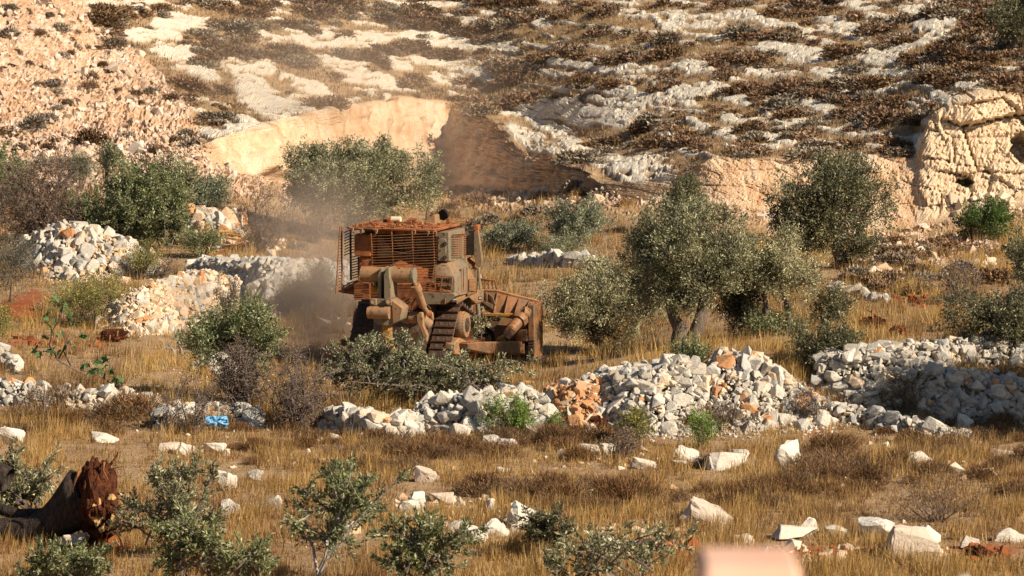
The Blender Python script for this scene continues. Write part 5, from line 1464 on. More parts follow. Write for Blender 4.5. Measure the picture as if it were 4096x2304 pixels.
# fig shoots with broad leaves
M_FIG = leaf_material('fig_leaves', 0.55, 0.35, 0.25)
def fig_leaf(seed):
    rg = np.random.default_rng(seed)
    n = 15; vs_ = [(0, 0, 0)]
    for k in range(n):
        a = -2.4 + 4.8 * k / (n - 1)
        rr = 0.5 * (0.72 + 0.30 * math.cos(5 * a)) * (1.1 if abs(a) < 0.5 else 0.95)
        vs_.append((rr * math.cos(a) + 0.15, rr * math.sin(a), 0.10 * math.sin(a * 2.5) - 0.12 * rr))
    f = np.array([(0, k, k + 1) for k in range(1, n)])
    c = np.array([0.085, 0.15, 0.05]) * rg.uniform(0.6, 1.5)
    return np_mesh('leaf', np.array(vs_), f, M_FIG, np.repeat(c[None], n + 1, 0))
FIGS = [fig_leaf(i) for i in range(6)]
def fig(label, stems, leaves, seed):
    q = gp(*stems[0][0]); root = empty('fig_shoot', q); tag(root, label, 'fig shoot')
    rg = np.random.default_rng(seed)
    for st in stems:
        Geo().tube([at(a, b_, q.y - 0.1 * i) - q for i, (a, b_) in enumerate(st)], [0.028 * (1 - 0.6 * i / (len(st) - 1)) for i in range(len(st))], 6).obj('stem', M_TWIG, root, smooth=True)
    for (a, b_) in leaves:
        o = bpy.data.objects.new('leaf', FIGS[rg.integers(0, 6)])
        o.location = at(a, b_, q.y - 0.2 + rg.normal(0, .12)) - q
        o.scale = [rg.uniform(0.24, 0.36)] * 3
        o.rotation_euler = (rg.uniform(0.5, 1.4), rg.normal(0, .5), rg.uniform(0, 6.28))
        link(o, root)
    return root
fig('young fig shoot with dark broad leaves in the grassy slope', [[(86, 376), (72, 368), (58, 360), (50, 345), (52, 332), (60, 318), (64, 308)], [(72, 368), (63, 350), (68, 336)], [(58, 360), (66, 345), (76, 334)], [(50, 350), (40, 352), (36, 348)]],
    [(36, 350), (38, 344), (44, 318), (48, 324), (52, 330), (55, 316), (50, 338), (58, 338), (61, 309), (66, 312), (72, 317), (70, 322), (54, 350), (60, 352), (66, 344), (72, 345), (80, 336), (86, 335), (47, 312), (56, 300), (64, 305), (41, 356), (62, 330)], 1)
fig('low fig sprig spreading in grass below the young fig shoot', [[(118, 388), (104, 378), (90, 372), (80, 370)], [(104, 378), (106, 368)], [(118, 388), (118, 380)]],
    [(84, 364), (90, 366), (94, 362), (98, 368), (102, 360), (106, 366), (110, 370), (108, 360), (98, 374), (116, 378), (120, 382), (112, 386), (88, 372)], 2)

# dry reeds / broom tuft on the far slope are part of the scrub; blurred block close to the camera
q = Vector((at(748, 576, 9.5).x, 9.5, 0))
top = at(748, 556.5, 9.5).z; w2 = 53 * mpp(9.5)
zb = 10.0
mb = NT('rendered_masonry'); cob = mb.coord('Object')
nb_ = mb.noise(9, 3, 0.6, cob)
M_BLOCK = mb.done(mb.ramp(nb_, [(0.3, (0.76, 0.42, 0.28)), (0.7, (0.80, 0.52, 0.38))]), 0.85, 0.2)
blkr = empty('garden_pillar', (q.x, q.y, zb)); tag(blkr, 'out-of-focus orange-pink masonry pillar close at the lower edge', 'pillar')
Geo().hull([(sx * w2 * (1.0 if z < 1 else 0.93) , sy * 0.16, z) for sx in (-1, 1) for sy in (-1, 1) for z in (-0.4, top - zb - 0.03)] + [(sx * w2 * 0.9, sy * 0.14, top - zb) for sx in (-1, 1) for sy in (-1, 1)]).obj('shaft', M_BLOCK, blkr, bevel=0.01)
for (a, b_, w, Yc, lab) in [(612, 568, 24, 15, 'out-of-focus pale stone left of the orange pillar'), (838, 573, 20, 16, 'out-of-focus pale stone right of the orange pillar'), (968, 572, 30, 15, 'out-of-focus pale stone at the lower corner')]:
    t_ = at(a, b_, Yc); s = mpp(Yc)
    rg = np.random.default_rng(a)
    g = Geo().hull([Vector((rg.uniform(-1, 1) * w * s, rg.uniform(-.15, .15), rg.uniform(-1.0, 0))) for _ in range(16)] + [Vector((0, 0, 0))])
    o = g.obj('near_stone', M_BOULD, None, bevel=0.01, loc=t_); tag(o, lab, 'stone')
# ------------------------------------------------------------------ armoured bulldozer
def paint(name, base, dust, amount=0.5, rough=0.75, spec=0.25, wear=(0.07, 0.04, 0.026), top=0.55):
    m = NT(name)
    co = m.coord('Object')
    n1 = m.noise(1.7, 4, 0.65, co, 0.3); n2 = m.noise(9.0, 3, 0.7, co)
    ge = m.n('NewGeometry'); sp = m.n('SeparateXYZ'); m.l(ge.outputs['Normal'], sp.inputs[0])
    upf = m.math('MULTIPLY', m.math('MAXIMUM', sp.outputs[2], 0.0), top)
    f = m.math('ADD', m.ramp(n1, [(0.36, 0.0), (0.68, 1.0)]), upf)
    f = m.math('MULTIPLY', f, amount * 1.6, True)
    c = m.mix(f, base, dust)
    c = m.mix(m.ramp(n2, [(0.52, 0.0), (0.70, 0.75)]), c, wear)
    mp = m.n('Mapping'); m.l(co, mp.inputs[0]); mp.inputs['Scale'].default_value = (7, 7, 0.8)
    n3 = m.noise(1.6, 2, 0.6, mp.outputs[0])
    c = m.mix(m.ramp(n3, [(0.55, 0.0), (0.78, 0.35)]), c, dust)
    m.bump(n2, 0.25, 0.02)
    return m.done(c, rough, spec)

KHAKI = paint('khaki_armour_paint', (0.195, 0.178, 0.12), (0.37, 0.16, 0.062), 0.27)
RUSTY = paint('rust_dusted_steel', (0.15, 0.052, 0.021), (0.43, 0.145, 0.046), 0.55)
TAN_ = paint('tan_dusted_steel', (0.245, 0.165, 0.095), (0.44, 0.20, 0.075), 0.45)
YEL = paint('worn_yellow_paint', (0.40, 0.21, 0.035), (0.36, 0.15, 0.05), 0.4)
BLADE = paint('worn_blade_steel', (0.13, 0.086, 0.052), (0.37, 0.155, 0.05), 0.46, 0.55, 0.4)
TRK = paint('track_steel', (0.04, 0.027, 0.021), (0.15, 0.070, 0.034), 0.30, 0.42, 0.5, (0.16, 0.12, 0.10))
BARM = paint('rusty_bar', (0.20, 0.075, 0.03), (0.36, 0.14, 0.05), 0.5)
CAB_SHADE = paint('shade_darkened_khaki', (0.075, 0.072, 0.05), (0.20, 0.09, 0.04), 0.25)  # khaki darkened to put the shade of the rear recess into the colour
BLK = NT('black_rubber_and_hole_shade').done((0.012, 0.012, 0.012), 0.6, 0.3)
GLS = NT('dark_armoured_glass').done((0.02, 0.028, 0.024), 0.12, 0.6)
CRM = NT('cream_drum_paint').done((0.72, 0.64, 0.42), 0.6, 0.3)
PLT = NT('number_plate_paint').done((0.62, 0.60, 0.55), 0.6, 0.3)
ROD = NT('hydraulic_rod_steel').done((0.45, 0.40, 0.34), 0.35, 0.5, 0.6)

PSI = R(16)
DZ_O = at(411.5, 371.9, 120.0)
dozer = empty('bulldozer', DZ_O)
dozer.rotation_euler = (0, 0, R(90) - PSI)          # local +X forward, +Y left, +Z up
tag(dozer, 'armoured rust-dusted bulldozer with caged cab, rear ripper and front blade', 'bulldozer')
DM = Matrix.Translation(DZ_O) @ Matrix.Rotation(R(90) - PSI, 4, 'Z')
DI = DM.inverted()
DI3 = DI.to_3x3()
CAML = DI @ Vector((0, 0, CAMZ))
def _ray(zx, zy):
    return DI3 @ ray((1280 + zx / 2.196) / 4, (820 + zy / 2.196) / 4)
def Q(zx, zy, L):                     # measured position on the cross plane at length L
    d = _ray(zx, zy); t = (L - CAML.x) / d.x
    return CAML + d * t
def S(zx, zy, r):                     # measured position on the side plane, r metres to the right
    d = _ray(zx, zy); t = (-r - CAML.y) / d.y
    return CAML + d * t

def part(name, g, mat, parent=None, smooth=False, bevel=0.0, label=None):
    o = g.obj(name, mat, parent or dozer, True, bevel)
    o.data.set_sharp_from_angle(angle=R(38))
    if label: o['label'] = label
    return o
def plate(name, pts, L, th, mat, parent=None, bevel=0.012, label=None):
    return part(name, Geo().prism([Q(a, b_, L) for a, b_ in pts], (th, 0, 0)), mat, parent, bevel=bevel, label=label)
def side(name, pts, r, th, mat, parent=None, bevel=0.012, label=None):
    return part(name, Geo().prism([S(a, b_, r) for a, b_ in pts], (0, th, 0)), mat, parent, bevel=bevel, label=label)
def hullp(name, pts, mat, parent=None, bevel=0.015, label=None):
    return part(name, Geo().hull(pts), mat, parent, bevel=bevel, label=label)
def cyl(name, a, b_, r, mat, parent=None, n=20, label=None, r2=None):
    return part(name, Geo().tube([a, b_], [r, r if r2 is None else r2], n), mat, parent, label=label)
def hexa(g, c, r, ax, h):             # small bolt head
    g.tube([c, Vector(c) + Vector(ax) * h], r, 6)

# --- tracks
W0, W1 = 0.86, 1.45
circ = [((-0.85, 0.47), 0.40), ((0.0, 1.38), 0.47), ((2.85, 0.47), 0.40)]
def track_path():
    pts = []
    n = len(circ)
    order = [0, 1, 2]                  # clockwise seen from the right: rear, top, front
    segs = []
    for k in range(3):
        (c0, r0), (c1, r1) = circ[order[k]], circ[order[(k + 1) % 3]]
        c0 = Vector(c0); c1 = Vector(c1)
        d = c1 - c0; D = d.length; d /= D
        nrm = Vector((-d.y, d.x))
        a = math.asin((r0 - r1) / D)
        nn = nrm * math.cos(a) + d * math.sin(a)
        segs.append((c0 + nn * r0, c1 + nn * r1, nn))
    for k in range(3):
        p0, p1, nn = segs[k]
        pts += [p0.lerp(p1, i / 40) for i in range(41)]
        n2 = segs[(k + 1) % 3][2]; c, r_ = circ[order[(k + 1) % 3]]; c = Vector(c)
        a0 = math.atan2(nn.y, nn.x); a1 = math.atan2(n2.y, n2.x)
        while a1 > a0: a1 -= 2 * math.pi
        pts += [c + Vector((math.cos(a0 + (a1 - a0) * i / 20), math.sin(a0 + (a1 - a0) * i / 20))) * r_ for i in range(1, 20)]
    return pts
TP = track_path()
cum = [0]
for a, b_ in zip(TP, TP[1:] + TP[:1]): cum.append(cum[-1] + (b_ - a).length)
def tp_at(s):
    s %= cum[-1]
    i = int(np.searchsorted(cum, s, 'right') - 1); i = min(i, len(TP) - 1)
    a, b_ = TP[i], TP[(i + 1) % len(TP)]
    w = (s - cum[i]) / max(1e-9, cum[i + 1] - cum[i])
    d = (b_ - a).normalized()
    return a.lerp(b_, w), d
NS = 44
pit = cum[-1] / NS
shoe = Geo()
hw = (W1 - W0) / 2
shoe.box((-pit * 0.49, -hw, 0.0), (pit * 0.49, hw, 0.03))
shoe.add([(-pit * .49, -hw, .03), (-pit * .49 + .05, -hw, .03), (-pit * .49 + .03, -hw, .10), (-pit * .49 + .008, -hw, .10), (-pit * .49, hw, .03), (-pit * .49 + .05, hw, .03), (-pit * .49 + .03, hw, .10), (-pit * .49 + .008, hw, .10)],
         [(0, 1, 2, 3), (4, 7, 6, 5), (0, 4, 5, 1), (1, 5, 6, 2), (2, 6, 7, 3), (3, 7, 4, 0)])
for yy in (-0.13, 0.13):
    for xx in (-0.005, 0.065):
        hexa(shoe, (xx, yy + (0.03 if xx > 0 else 0), 0.03), 0.02, (0, 0, 1), 0.022)
SHOE = shoe.mesh('track_shoe', TRK, bevel=0.006)
for sd in (-1, 1):
    ctr = sd * (W0 + W1) / 2
    ch = Geo()
    m_ = 132
    lv = []
    for i in range(m_):
        p, d = tp_at(cum[-1] * i / m_)
        nn = Vector((-d.y, d.x))
        for off in (0.0, -0.10):
            q = p + nn * off
            for yy in (-0.15, 0.15): lv.append((q.x, ctr + yy, q.y))
    fv = []
    for i in range(m_):
        a = i * 4; b_ = ((i + 1) % m_) * 4
        fv += [(a, a + 1, b_ + 1, b_), (a + 2, b_ + 2, b_ + 3, a + 3), (a, b_, b_ + 2, a + 2), (a + 1, a + 3, b_ + 3, b_ + 1)]
    ch.add(lv, fv)
    chain = part('track', ch, TRK, label='worn dark steel crawler track')
    for i in range(NS):
        p, d = tp_at(pit * (i + 0.5))
        nn = Vector((-d.y, d.x))
        o = bpy.data.objects.new('track_shoe', SHOE)
        X_ = Vector((d.x, 0, d.y)); Z__ = Vector((nn.x, 0, nn.y)); Yv = Z__.cross(X_)
        M_ = Matrix((X_, Yv, Z__)).transposed().to_4x4(); M_.translation = Vector((p.x, ctr, p.y))
        link(o, chain)
        o.matrix_local = M_
    fr = Geo().hull([(-0.75, ctr - 0.2, 0.3), (2.75, ctr - 0.2, 0.3), (-0.75, ctr + 0.2, 0.3), (2.75, ctr + 0.2, 0.3), (-0.6, ctr - 0.18, 0.72), (2.6, ctr - 0.18, 0.72), (-0.6, ctr + 0.18, 0.72), (2.6, ctr + 0.18, 0.72)])
    part('track_frame', fr, RUSTY, bevel=0.02)
    for (c, r_) in (circ[0], circ[2]):
        w = cyl('idler_wheel', (c[0], ctr - 0.22, c[1]), (c[0], ctr + 0.22, c[1]), r_ - 0.11, TRK, n=28)
    for k in range(6):
        x = -0.3 + k * 0.53
        cyl('track_roller', (x, ctr - 0.23, 0.2), (x, ctr + 0.23, 0.2), 0.12, TRK, n=16)
    ro = -1 * sd
    y0 = ctr
    sp_ = Geo().tube([(0, ctr - 0.10, 1.38), (0, ctr + 0.10, 1.38)], 0.38, 30)
    for k in range(22):
        a = 2 * math.pi * k / 22
        sp_.hull([Vector((math.cos(a + da) * rr, ctr + yy, 1.38 + math.sin(a + da) * rr)) for da, rr in ((-.09, .36), (.09, .36), (-.04, .455), (.04, .455)) for yy in (-.06, .06)])
    part('sprocket', sp_, TRK)
    # final drive hub with its ring of bolts
    oy = sd * 1.45; e = sd * 1.0
    hub = part('final_drive', Geo().tube([(0, sd * 1.20, 1.33), (0, sd * 1.42, 1.33), (0, sd * 1.50, 1.33), (0, sd * 1.58, 1.33)], [0.34, 0.37, 0.37, 0.33], 40), TAN_, label='dusty tan final drive hub with a ring of bolts')
    bg = Geo()
    for k in range(26):
        a = 2 * math.pi * k / 26
        hexa(bg, (math.cos(a) * 0.335, sd * 1.50, 1.33 + math.sin(a) * 0.335), 0.022, (0, sd, 0), 0.055)
    part('bolt_ring', bg, TRK, hub)['kind'] = 'stuff'
    part('hub_cap', Geo().tube([(0, sd * 1.55, 1.33), (0, sd * 1.60, 1.33), (0, sd * 1.615, 1.33)], [0.20, 0.19, 0.12], 24), TRK, hub)

side('trunnion', [(1180, 1215), (1232, 1165), (1285, 1188), (1295, 1290), (1260, 1325), (1185, 1315)], 1.56, 0.28, TAN_, bevel=0.03)
cyl('trunnion_pin', S(1290, 1250, 1.75) + Vector((0.1, -0.05, 0)), S(1290, 1250, 1.75) + Vector((0.1, 0.5, 0)), 0.13, TRK)
for sg in (1, -1):
    pa = [S(a, b_, 1.82) for a, b_ in [(1300, 1212), (1420, 1203), (1815, 1198), (1838, 1235), (1800, 1308), (1480, 1306), (1310, 1270)]]
    g = Geo().prism([Vector((p.x, p.y * sg, p.z)) for p in pa], (0, 0.26 * sg, 0))
    part('push_arm', g, BLADE, bevel=0.025)

# --- main case, engine hood, fuel tank
part('rear_case', Geo().hull([(-1.15, y, z) for y in (-0.72, 0.72) for z in (0.75, 1.75)] + [(-0.7, y, z) for y in (-0.8, 0.8) for z in (0.45, 2.0)] + [(1.0, y, z) for y in (-0.8, 0.8) for z in (0.45, 2.0)]), TRK, bevel=0.03, label='rusty transmission case coloured dark for its shadow')  # dark steel colour stands in for the shadow the case lies in
part('engine_hood', Geo().hull([(0.9, y, z) for y in (-0.72, 0.72) for z in (1.0, 2.75)] + [(3.4, y, z) for y in (-0.68, 0.68) for z in (1.0, 2.55)] + [(3.7, y, z) for y in (-0.6, 0.6) for z in (0.9, 2.3)]), KHAKI, bevel=0.04)
plate('rear_apron', [(300, 700), (300, 832), (480, 832), (500, 905), (640, 930), (800, 930), (850, 880), (1100, 872), (1190, 800), (1000, 690), (620, 690)], -1.42, 0.5, RUSTY, bevel=0.02)
tk = hullp('fuel_tank', [Q(345, 545, -0.95), Q(1000, 560, -0.95), Q(330, 700, -1.38), Q(1000, 720, -1.38), Q(345, 455, -0.55), Q(1010, 470, -0.55), Q(330, 700, -0.2), Q(1000, 720, -0.2)], RUSTY, label='sloping rust-red deck over the fuel tank')
plate('tool_box', [(340, 455), (452, 462), (452, 540), (340, 545)], -1.25, 0.5, RUSTY, bevel=0.02)
for zx, zy in ((398, 497), (1090, 540)):
    h_ = Geo(); c = Q(zx, zy, -1.28)
    h_.tube([c + Vector((0, .06, .03)), c + Vector((-.06, .06, .03)), c + Vector((-.06, -.06, .03)), c + Vector((0, -.06, .03))], 0.013, 6)
    part('grab_handle', h_, BARM)
lf = plate('left_fender', [(295, 690), (440, 690), (440, 832), (295, 832)], -1.55, 0.55, RUSTY, bevel=0.02)
plate('fender_opening', [(312, 772), (376, 775), (376, 822), (312, 820)], -1.565, 0.03, BLK, lf, bevel=0.0)  # black sheet standing in for the shade inside the opening
for y in (775, 790, 806, 822):
    g = Geo().tube([Q(298, y, -1.59), Q(390, y + 3, -1.59)], 0.014, 6); part('grille_bar', g, BARM, lf)
# right rear tank with sloping armour
rt = hullp('right_tank', [Q(1000, 505, -0.95), Q(1120, 505, -0.95), Q(985, 610, -1.22), Q(1185, 640, -1.22), Q(975, 760, -1.25), Q(1188, 805, -1.25)] +
           [Vector((0.35, -1.53, 2.15)), Vector((0.35, -1.53, 2.9)), Vector((0.35, -1.2, 3.25)), Vector((0.35, -0.8, 3.25)), Vector((0.35, -0.8, 2.15))], KHAKI, label='khaki armoured side tank with sloping faces')
side('tank_door', [(1246, 562), (1290, 545), (1290, 745), (1246, 765)], 1.60, 0.06, KHAKI, rt, bevel=0.006)
hg = Geo(); hg.tube([S(1262, 560, 1.62), S(1262, 745, 1.62)], 0.012, 6); part('door_bar', hg, BARM, rt)
plate('lower_plate', [(870, 765), (1175, 775), (1190, 800), (1100, 872), (895, 872)], -1.46, 0.3, KHAKI, bevel=0.01)
plate('reflector', [(1090, 818), (1103, 818), (1103, 872), (1090, 872)], -1.50, 0.03, BARM)
# perforated step panels in their frame
for k, (x0, y0, x1, y1) in enumerate([(1010, 628, 1165, 692), (1040, 700, 1160, 748)]):
    sp_ = plate('perforated_step', [(x0, y0), (x1, y0 + 6), (x1 - 4, y1), (x0 + 4, y1 - 6)], -1.40, 0.035, TAN_, bevel=0.004)
    hg = Geo()
    for i in range(7):
        for j in range(3 - k):
            c = Q(x0 + 18 + i * (x1 - x0 - 30) / 6, y0 + 16 + j * 18 + i * 0.8, -1.41)
            hg.tube([c, c + Vector((0.006, 0, 0))], 0.018, 8)
    part('step_holes', hg, BLK, sp_)['kind'] = 'stuff'  # black discs painted on the step for the dark inside its holes
fg = Geo()
for p in ([(985, 615), (1172, 632), (1165, 765), (960, 752), (985, 615)], [(1075, 624), (1055, 760)], [(1000, 690), (1170, 700)]):
    fg.tube([Q(a, b_, -1.45) for a, b_ in p], 0.016, 6)
part('step_frame', fg, BARM)
# louvred box and the wedge box below it
lb = hullp('louvre_box', [S(a, b_, r) for r in (1.56, 1.0) for a, b_ in [(1294, 545), (1294, 800), (1366, 772), (1370, 652)]], TAN_, label='orange dusted louvred box')
for k in range(9):
    y = 655 + k * 12
    g = Geo().tube([S(1312, y - 3, 1.60), S(1366, y, 1.60)], 0.017, 4); part('louvre', g, TAN_, lb)
wb = hullp('wedge_box', [S(a, b_, 1.5) for a, b_ in [(1362, 750), (1440, 742), (1436, 848), (1372, 868)]] + [S(a, b_, 1.3) - Vector((0.45, 0, 0)) for a, b_ in [(1362, 760), (1372, 868)]] + [S(a, b_, 0.8) for a, b_ in [(1300, 800), (1372, 868), (1362, 750)]] + [S(1300, 800, 1.45)], TAN_)
np_ = side('number_plate', [(1393, 806), (1422, 803), (1422, 829), (1393, 832)], 1.515, 0.012, BLK, wb, bevel=0)
for k, (a, b_, w, h_) in enumerate([(1398, 811, 3, 14), (1404, 811, 5, 3), (1404, 818, 5, 3), (1412, 810, 3, 14), (1416, 812, 2, 8)]):
    side('plate_mark', [(a, b_), (a + w, b_), (a + w, b_ + h_), (a, b_ + h_)], 1.522, 0.006, PLT, wb, bevel=0)
hullp('fender_lip', [S(a, b_, 1.5) for a, b_ in [(1195, 800), (1330, 770), (1330, 795), (1215, 830), (1200, 872)]] + [S(a, b_, 1.1) for a, b_ in [(1195, 800), (1330, 770), (1330, 795), (1215, 830), (1200, 872)]], TAN_)
cyl('work_lamp', Q(1150, 835, -1.1), Q(1190, 835, -1.0), 0.07, TRK)

# --- cab
cab = part('cab', Geo().hull([(-0.42, y, z) for y in (-1.2, 1.2) for z in (2.7, 3.93)] + [(0.75, y, z) for y in (-1.2, 1.2) for z in (2.7, 3.93)]), CAB_SHADE, bevel=0.02, label='khaki armoured cab behind the cage')
for (x0, x1) in ((520, 632), (640, 735), (742, 838), (846, 925), (933, 1004)):
    w = plate('rear_window', [(x0, 275), (x1, 275), (x1, 430), (x1 - 12, 452), (x0 + 12, 452), (x0, 430)], -0.47, 0.04, GLS, cab, bevel=0.004)
plate('window_sill', [(620, 455), (1005, 462), (1005, 482), (620, 472)], -0.56, 0.12, KHAKI, cab)
hullp('cab_gusset', [Q(a, b_, -0.82) for a, b_ in [(505, 270), (545, 270), (640, 400), (640, 460), (500, 460)]] + [Q(a, b_, -1.0) for a, b_ in [(505, 280), (505, 460), (560, 460)]], KHAKI, cab)
acb = plate('rear_armour_box', [(305, 255), (440, 250), (446, 262), (446, 445), (432, 457), (318, 452), (298, 435), (298, 270)], -1.35, 0.5, RUSTY, bevel=0.04, label='rust-red armour box beside the rear window')
# right rear corner with hatch
crn = hullp('cab_corner', [Q(1020, 236, -1.0), Q(1132, 236, -1.0), Q(1132, 497, -1.0), Q(1022, 492, -1.0)] + [Vector((0.75, -1.3, z)) for z in (3.05, 3.92)] + [Vector((0.75, -0.9, z)) for z in (3.05, 3.92)], KHAKI)
ht = plate('side_hatch', [(1034, 305), (1044, 296), (1096, 296), (1106, 306), (1106, 478), (1096, 490), (1044, 490), (1034, 478)], -1.045, 0.05, KHAKI, crn, bevel=0.01)
for y in (336, 456):
    plate('hinge', [(1088, y - 12), (1116, y - 12), (1116, y + 14), (1088, y + 14)], -1.085, 0.04, TRK, crn, bevel=0.006)
h_ = Geo(); c = Q(1050, 404, -1.05); h_.tube([c + Vector((0, .05, .02)), c + Vector((-.06, .05, .02)), c + Vector((-.06, -.05, .02)), c + Vector((0, -.05, .02))], 0.012, 6); part('hatch_handle', h_, TRK, crn)
for zx, zy in ((1042, 328), (1042, 456), (1085, 250), (1092, 262)):
    b_ = Geo(); hexa(b_, Q(zx, zy, -1.05), 0.025, (-1, 0, 0), 0.03); part('bolt', b_, TRK, crn)
# barred side window
side('side_window', [(1180, 280), (1272, 272), (1272, 440), (1180, 450)], 1.305, 0.03, GLS, crn, bevel=0)
for k in range(10):
    y = 266 + k * 20
    part('window_bar', Geo().tube([S(1165 + (k % 2) * 4, y + 6, 1.42), S(1284, y - 2, 1.42)], 0.0105, 5), BARM, crn)
for x in (1178, 1230, 1272):
    part('window_bar', Geo().tube([S(x, 256, 1.42), S(x, 462, 1.42)], 0.012, 5), BARM, crn)
hullp('window_hood', [S(1168, 258, r) for r in (1.3, 1.46)] + [S(1276, 250, r) for r in (1.3, 1.46)] + [S(1276, 272, 1.3), S(1168, 280, 1.3)], TAN_, crn)
side('side_vent', [(1180, 478), (1250, 470), (1250, 505), (1190, 515)], 1.34, 0.12, TAN_, crn)
# --- roof
RZ = 3.98
rf = part('roof', Geo().hull([(-1.62, y, z) for y in (-1.17, 1.17) for z in (RZ, RZ + 0.07)] + [(0.6, y, z) for y in (-1.22, 1.22) for z in (RZ, RZ + 0.07)] + [(-1.2, 1.45, RZ), (-1.2, 1.45, RZ + 0.05), (0.3, 1.4, RZ), (0.3, 1.4, RZ + .05)]), RUSTY, bevel=0.015, label='dust-covered armoured roof plate')
rr_ = np.random.default_rng(3)
for k, (zx, w) in enumerate([(270, 40), (350, 46), (480, 44), (820, 34), (940, 30), (1010, 26)]):
    g = Geo().prism([Q(zx - w * .5, 196 + k * 7, -1.66), Q(zx + w * .6, 200 + k * 7, -1.66), Q(zx + w * .4, 240 + k * 5, -1.70), Q(zx + w * .05, 256 + k * 4, -1.70), Q(zx - w * .1, 222 + k * 6, -1.66)], (0.08, 0, 0))
    part('roof_bracket', g, TAN_, rf, bevel=0.008)
for (x0, x1) in ((500, 560), (556, 640), (655, 760), (765, 870), (875, 995)):
    plate('roof_valance', [(x0, 208), (x1, 212), (x1, 256), (x0, 250)], -1.45, 0.05, RUSTY, rf, bevel=0.008)
zr = RZ + 0.07
def roofp(x, y): return Vector((x, y, zr))
def roof_box(name, x0, x1, y0, y1, h, mat, bev=0.01):
    return part(name, Geo().box((x0, y0, zr + 0.002), (x1, y1, zr + h)), mat, rf, bevel=bev)
for (x, y, w, h_) in [(-1.5, 0.9, .03, .10), (-1.45, 0.55, .03, .09), (-1.1, 0.75, .03, .11), (-1.0, 0.2, .03, .12), (-1.5, -0.35, .03, .1), (-1.5, -0.85, .03, .09), (-0.6, -0.2, .03, .12), (-.3, .5, .03, .13), (0.2, -0.6, .03, .12), (0.3, -1.0, .03, .14), (-.7, -1.05, .03, .10)]:
    roof_box('lifting_lug', x, x + w, y, y + 0.1, h_, RUSTY, 0.008)
for (x0, x1, y0, y1) in [(-1.55, -0.9, -0.2, 0.1), (-1.0, -0.5, -1.1, -0.5), (-0.8, -0.1, 0.5, 1.05), (-0.3, 0.45, -0.45, 0.1), (-1.55, -1.2, 0.3, 0.8)]:
    roof_box('roof_hatch', x0, x1, y0, y1, 0.03, RUSTY)
cyl('roof_drum', (0.2, 0.62, zr + 0.09), (0.2, 0.36, zr + 0.09), 0.085, CRM, rf, label='cream drum on the roof')
cyl('roof_motor', (0.2, 0.72, zr + 0.09), (0.2, 0.63, zr + 0.09), 0.095, RUSTY, rf)
cyl('roof_motor', (0.1, 0.1, zr + 0.08), (0.1, -0.12, zr + 0.08), 0.075, RUSTY, rf)
lug = Geo()
for a in range(14):
    a0, a1 = 2 * math.pi * a / 14, 2 * math.pi * (a + 1) / 14
    lug.tube([(-1.3, -0.12 + 0.06 * math.cos(a0), zr + 0.085 + 0.06 * math.sin(a0)), (-1.3, -0.12 + 0.06 * math.cos(a1), zr + 0.085 + 0.06 * math.sin(a1))], 0.022, 6)
part('lifting_ring', lug, RUSTY, rf)
hullp('roof_wedge', [(-0.2, -0.30, zr), (-0.2, -0.74, zr), (0.25, -0.30, zr), (0.25, -0.74, zr), (-0.15, -0.74, zr + 0.27), (0.2, -0.74, zr + 0.27), (-0.15, -0.66, zr + 0.27), (0.2, -0.66, zr + 0.27)], TAN_, rf, label='tan wedge housing on the roof')
cyl('roof_dish', (0.42, -0.77, zr + 0.22), (0.50, -0.79, zr + 0.24), 0.15, BLK, rf, 24, label='round black dish on the roof')
for z_ in (0.05, 0.14):
    part('roof_rail', Geo().tube([(0.1, -1.15, zr + z_), (0.55, -1.15, zr + z_), (0.6, -1.45, zr + z_)], 0.012, 5), BARM, rf)
part('roof_rail', Geo().tube([(0.62, -1.45, zr - 0.02), (0.62, -1.45, zr + 0.17)], 0.012, 5), BARM, rf)
for x in (-1.5, -1.0, -0.4, 0.1):
    part('roof_rail', Geo().tube([(x, 1.1, zr + 0.05), (x + 0.45, 1.05, zr + 0.07)], 0.02, 5), BARM, rf)
    part('roof_rail', Geo().tube([(x, -0.2, zr + 0.04), (x + 0.3, 0.25, zr + 0.05)], 0.016, 5), BARM, rf)
for k in range(26):
    a = rr_.uniform(-1.5, 0.4); b_ = rr_.uniform(-1.05, 1.1); h_ = rr_.uniform(0.03, 0.11)
    roof_box('roof_fitting', a, a + rr_.uniform(.04, .14), b_, b_ + rr_.uniform(.04, .16), h_, [RUSTY, TAN_, BARM][k % 3], 0.006)
for k in range(9):
    y = -1.1 + k * 0.27
    part('edge_bolt', Geo().tube([(-1.58, y, zr - 0.02), (-1.58, y, zr + 0.05 + 0.02 * (k % 3))], 0.02, 6), BARM, rf)
# --- exhaust housing, front right of the cab
eb = hullp('exhaust_housing', [Q(a, b_, 1.0) for a, b_ in [(1262, 228), (1362, 222), (1358, 442), (1268, 440)]] + [Q(a, b_, 1.7) for a, b_ in [(1300, 222), (1385, 218), (1385, 440), (1300, 440)]], KHAKI)
plate('exhaust_fin', [(1350, 232), (1390, 222), (1404, 330), (1421, 470), (1420, 520), (1408, 542), (1392, 549), (1374, 540), (1360, 510), (1350, 440)], 0.92, 0.10, KHAKI, bevel=0.012, label='tall rounded khaki armour fin')
plate('exhaust_cap', [(1345, 180), (1388, 175), (1390, 222), (1350, 226)], 0.95, 0.25, RUSTY)
plate('fin_post', [(1352, 545), (1374, 548), (1376, 745), (1362, 745)], 1.05, 0.12, KHAKI)
plate('fin_post', [(1384, 548), (1398, 552), (1408, 745), (1396, 745)], 1.05, 0.12, KHAKI)
part('exhaust_elbow', Geo().tube([Q(1310, 470, 1.2), Q(1330, 500, 1.15), Q(1352, 520, 1.1), Q(1350, 560, 1.1)], 0.07, 12), RUSTY)

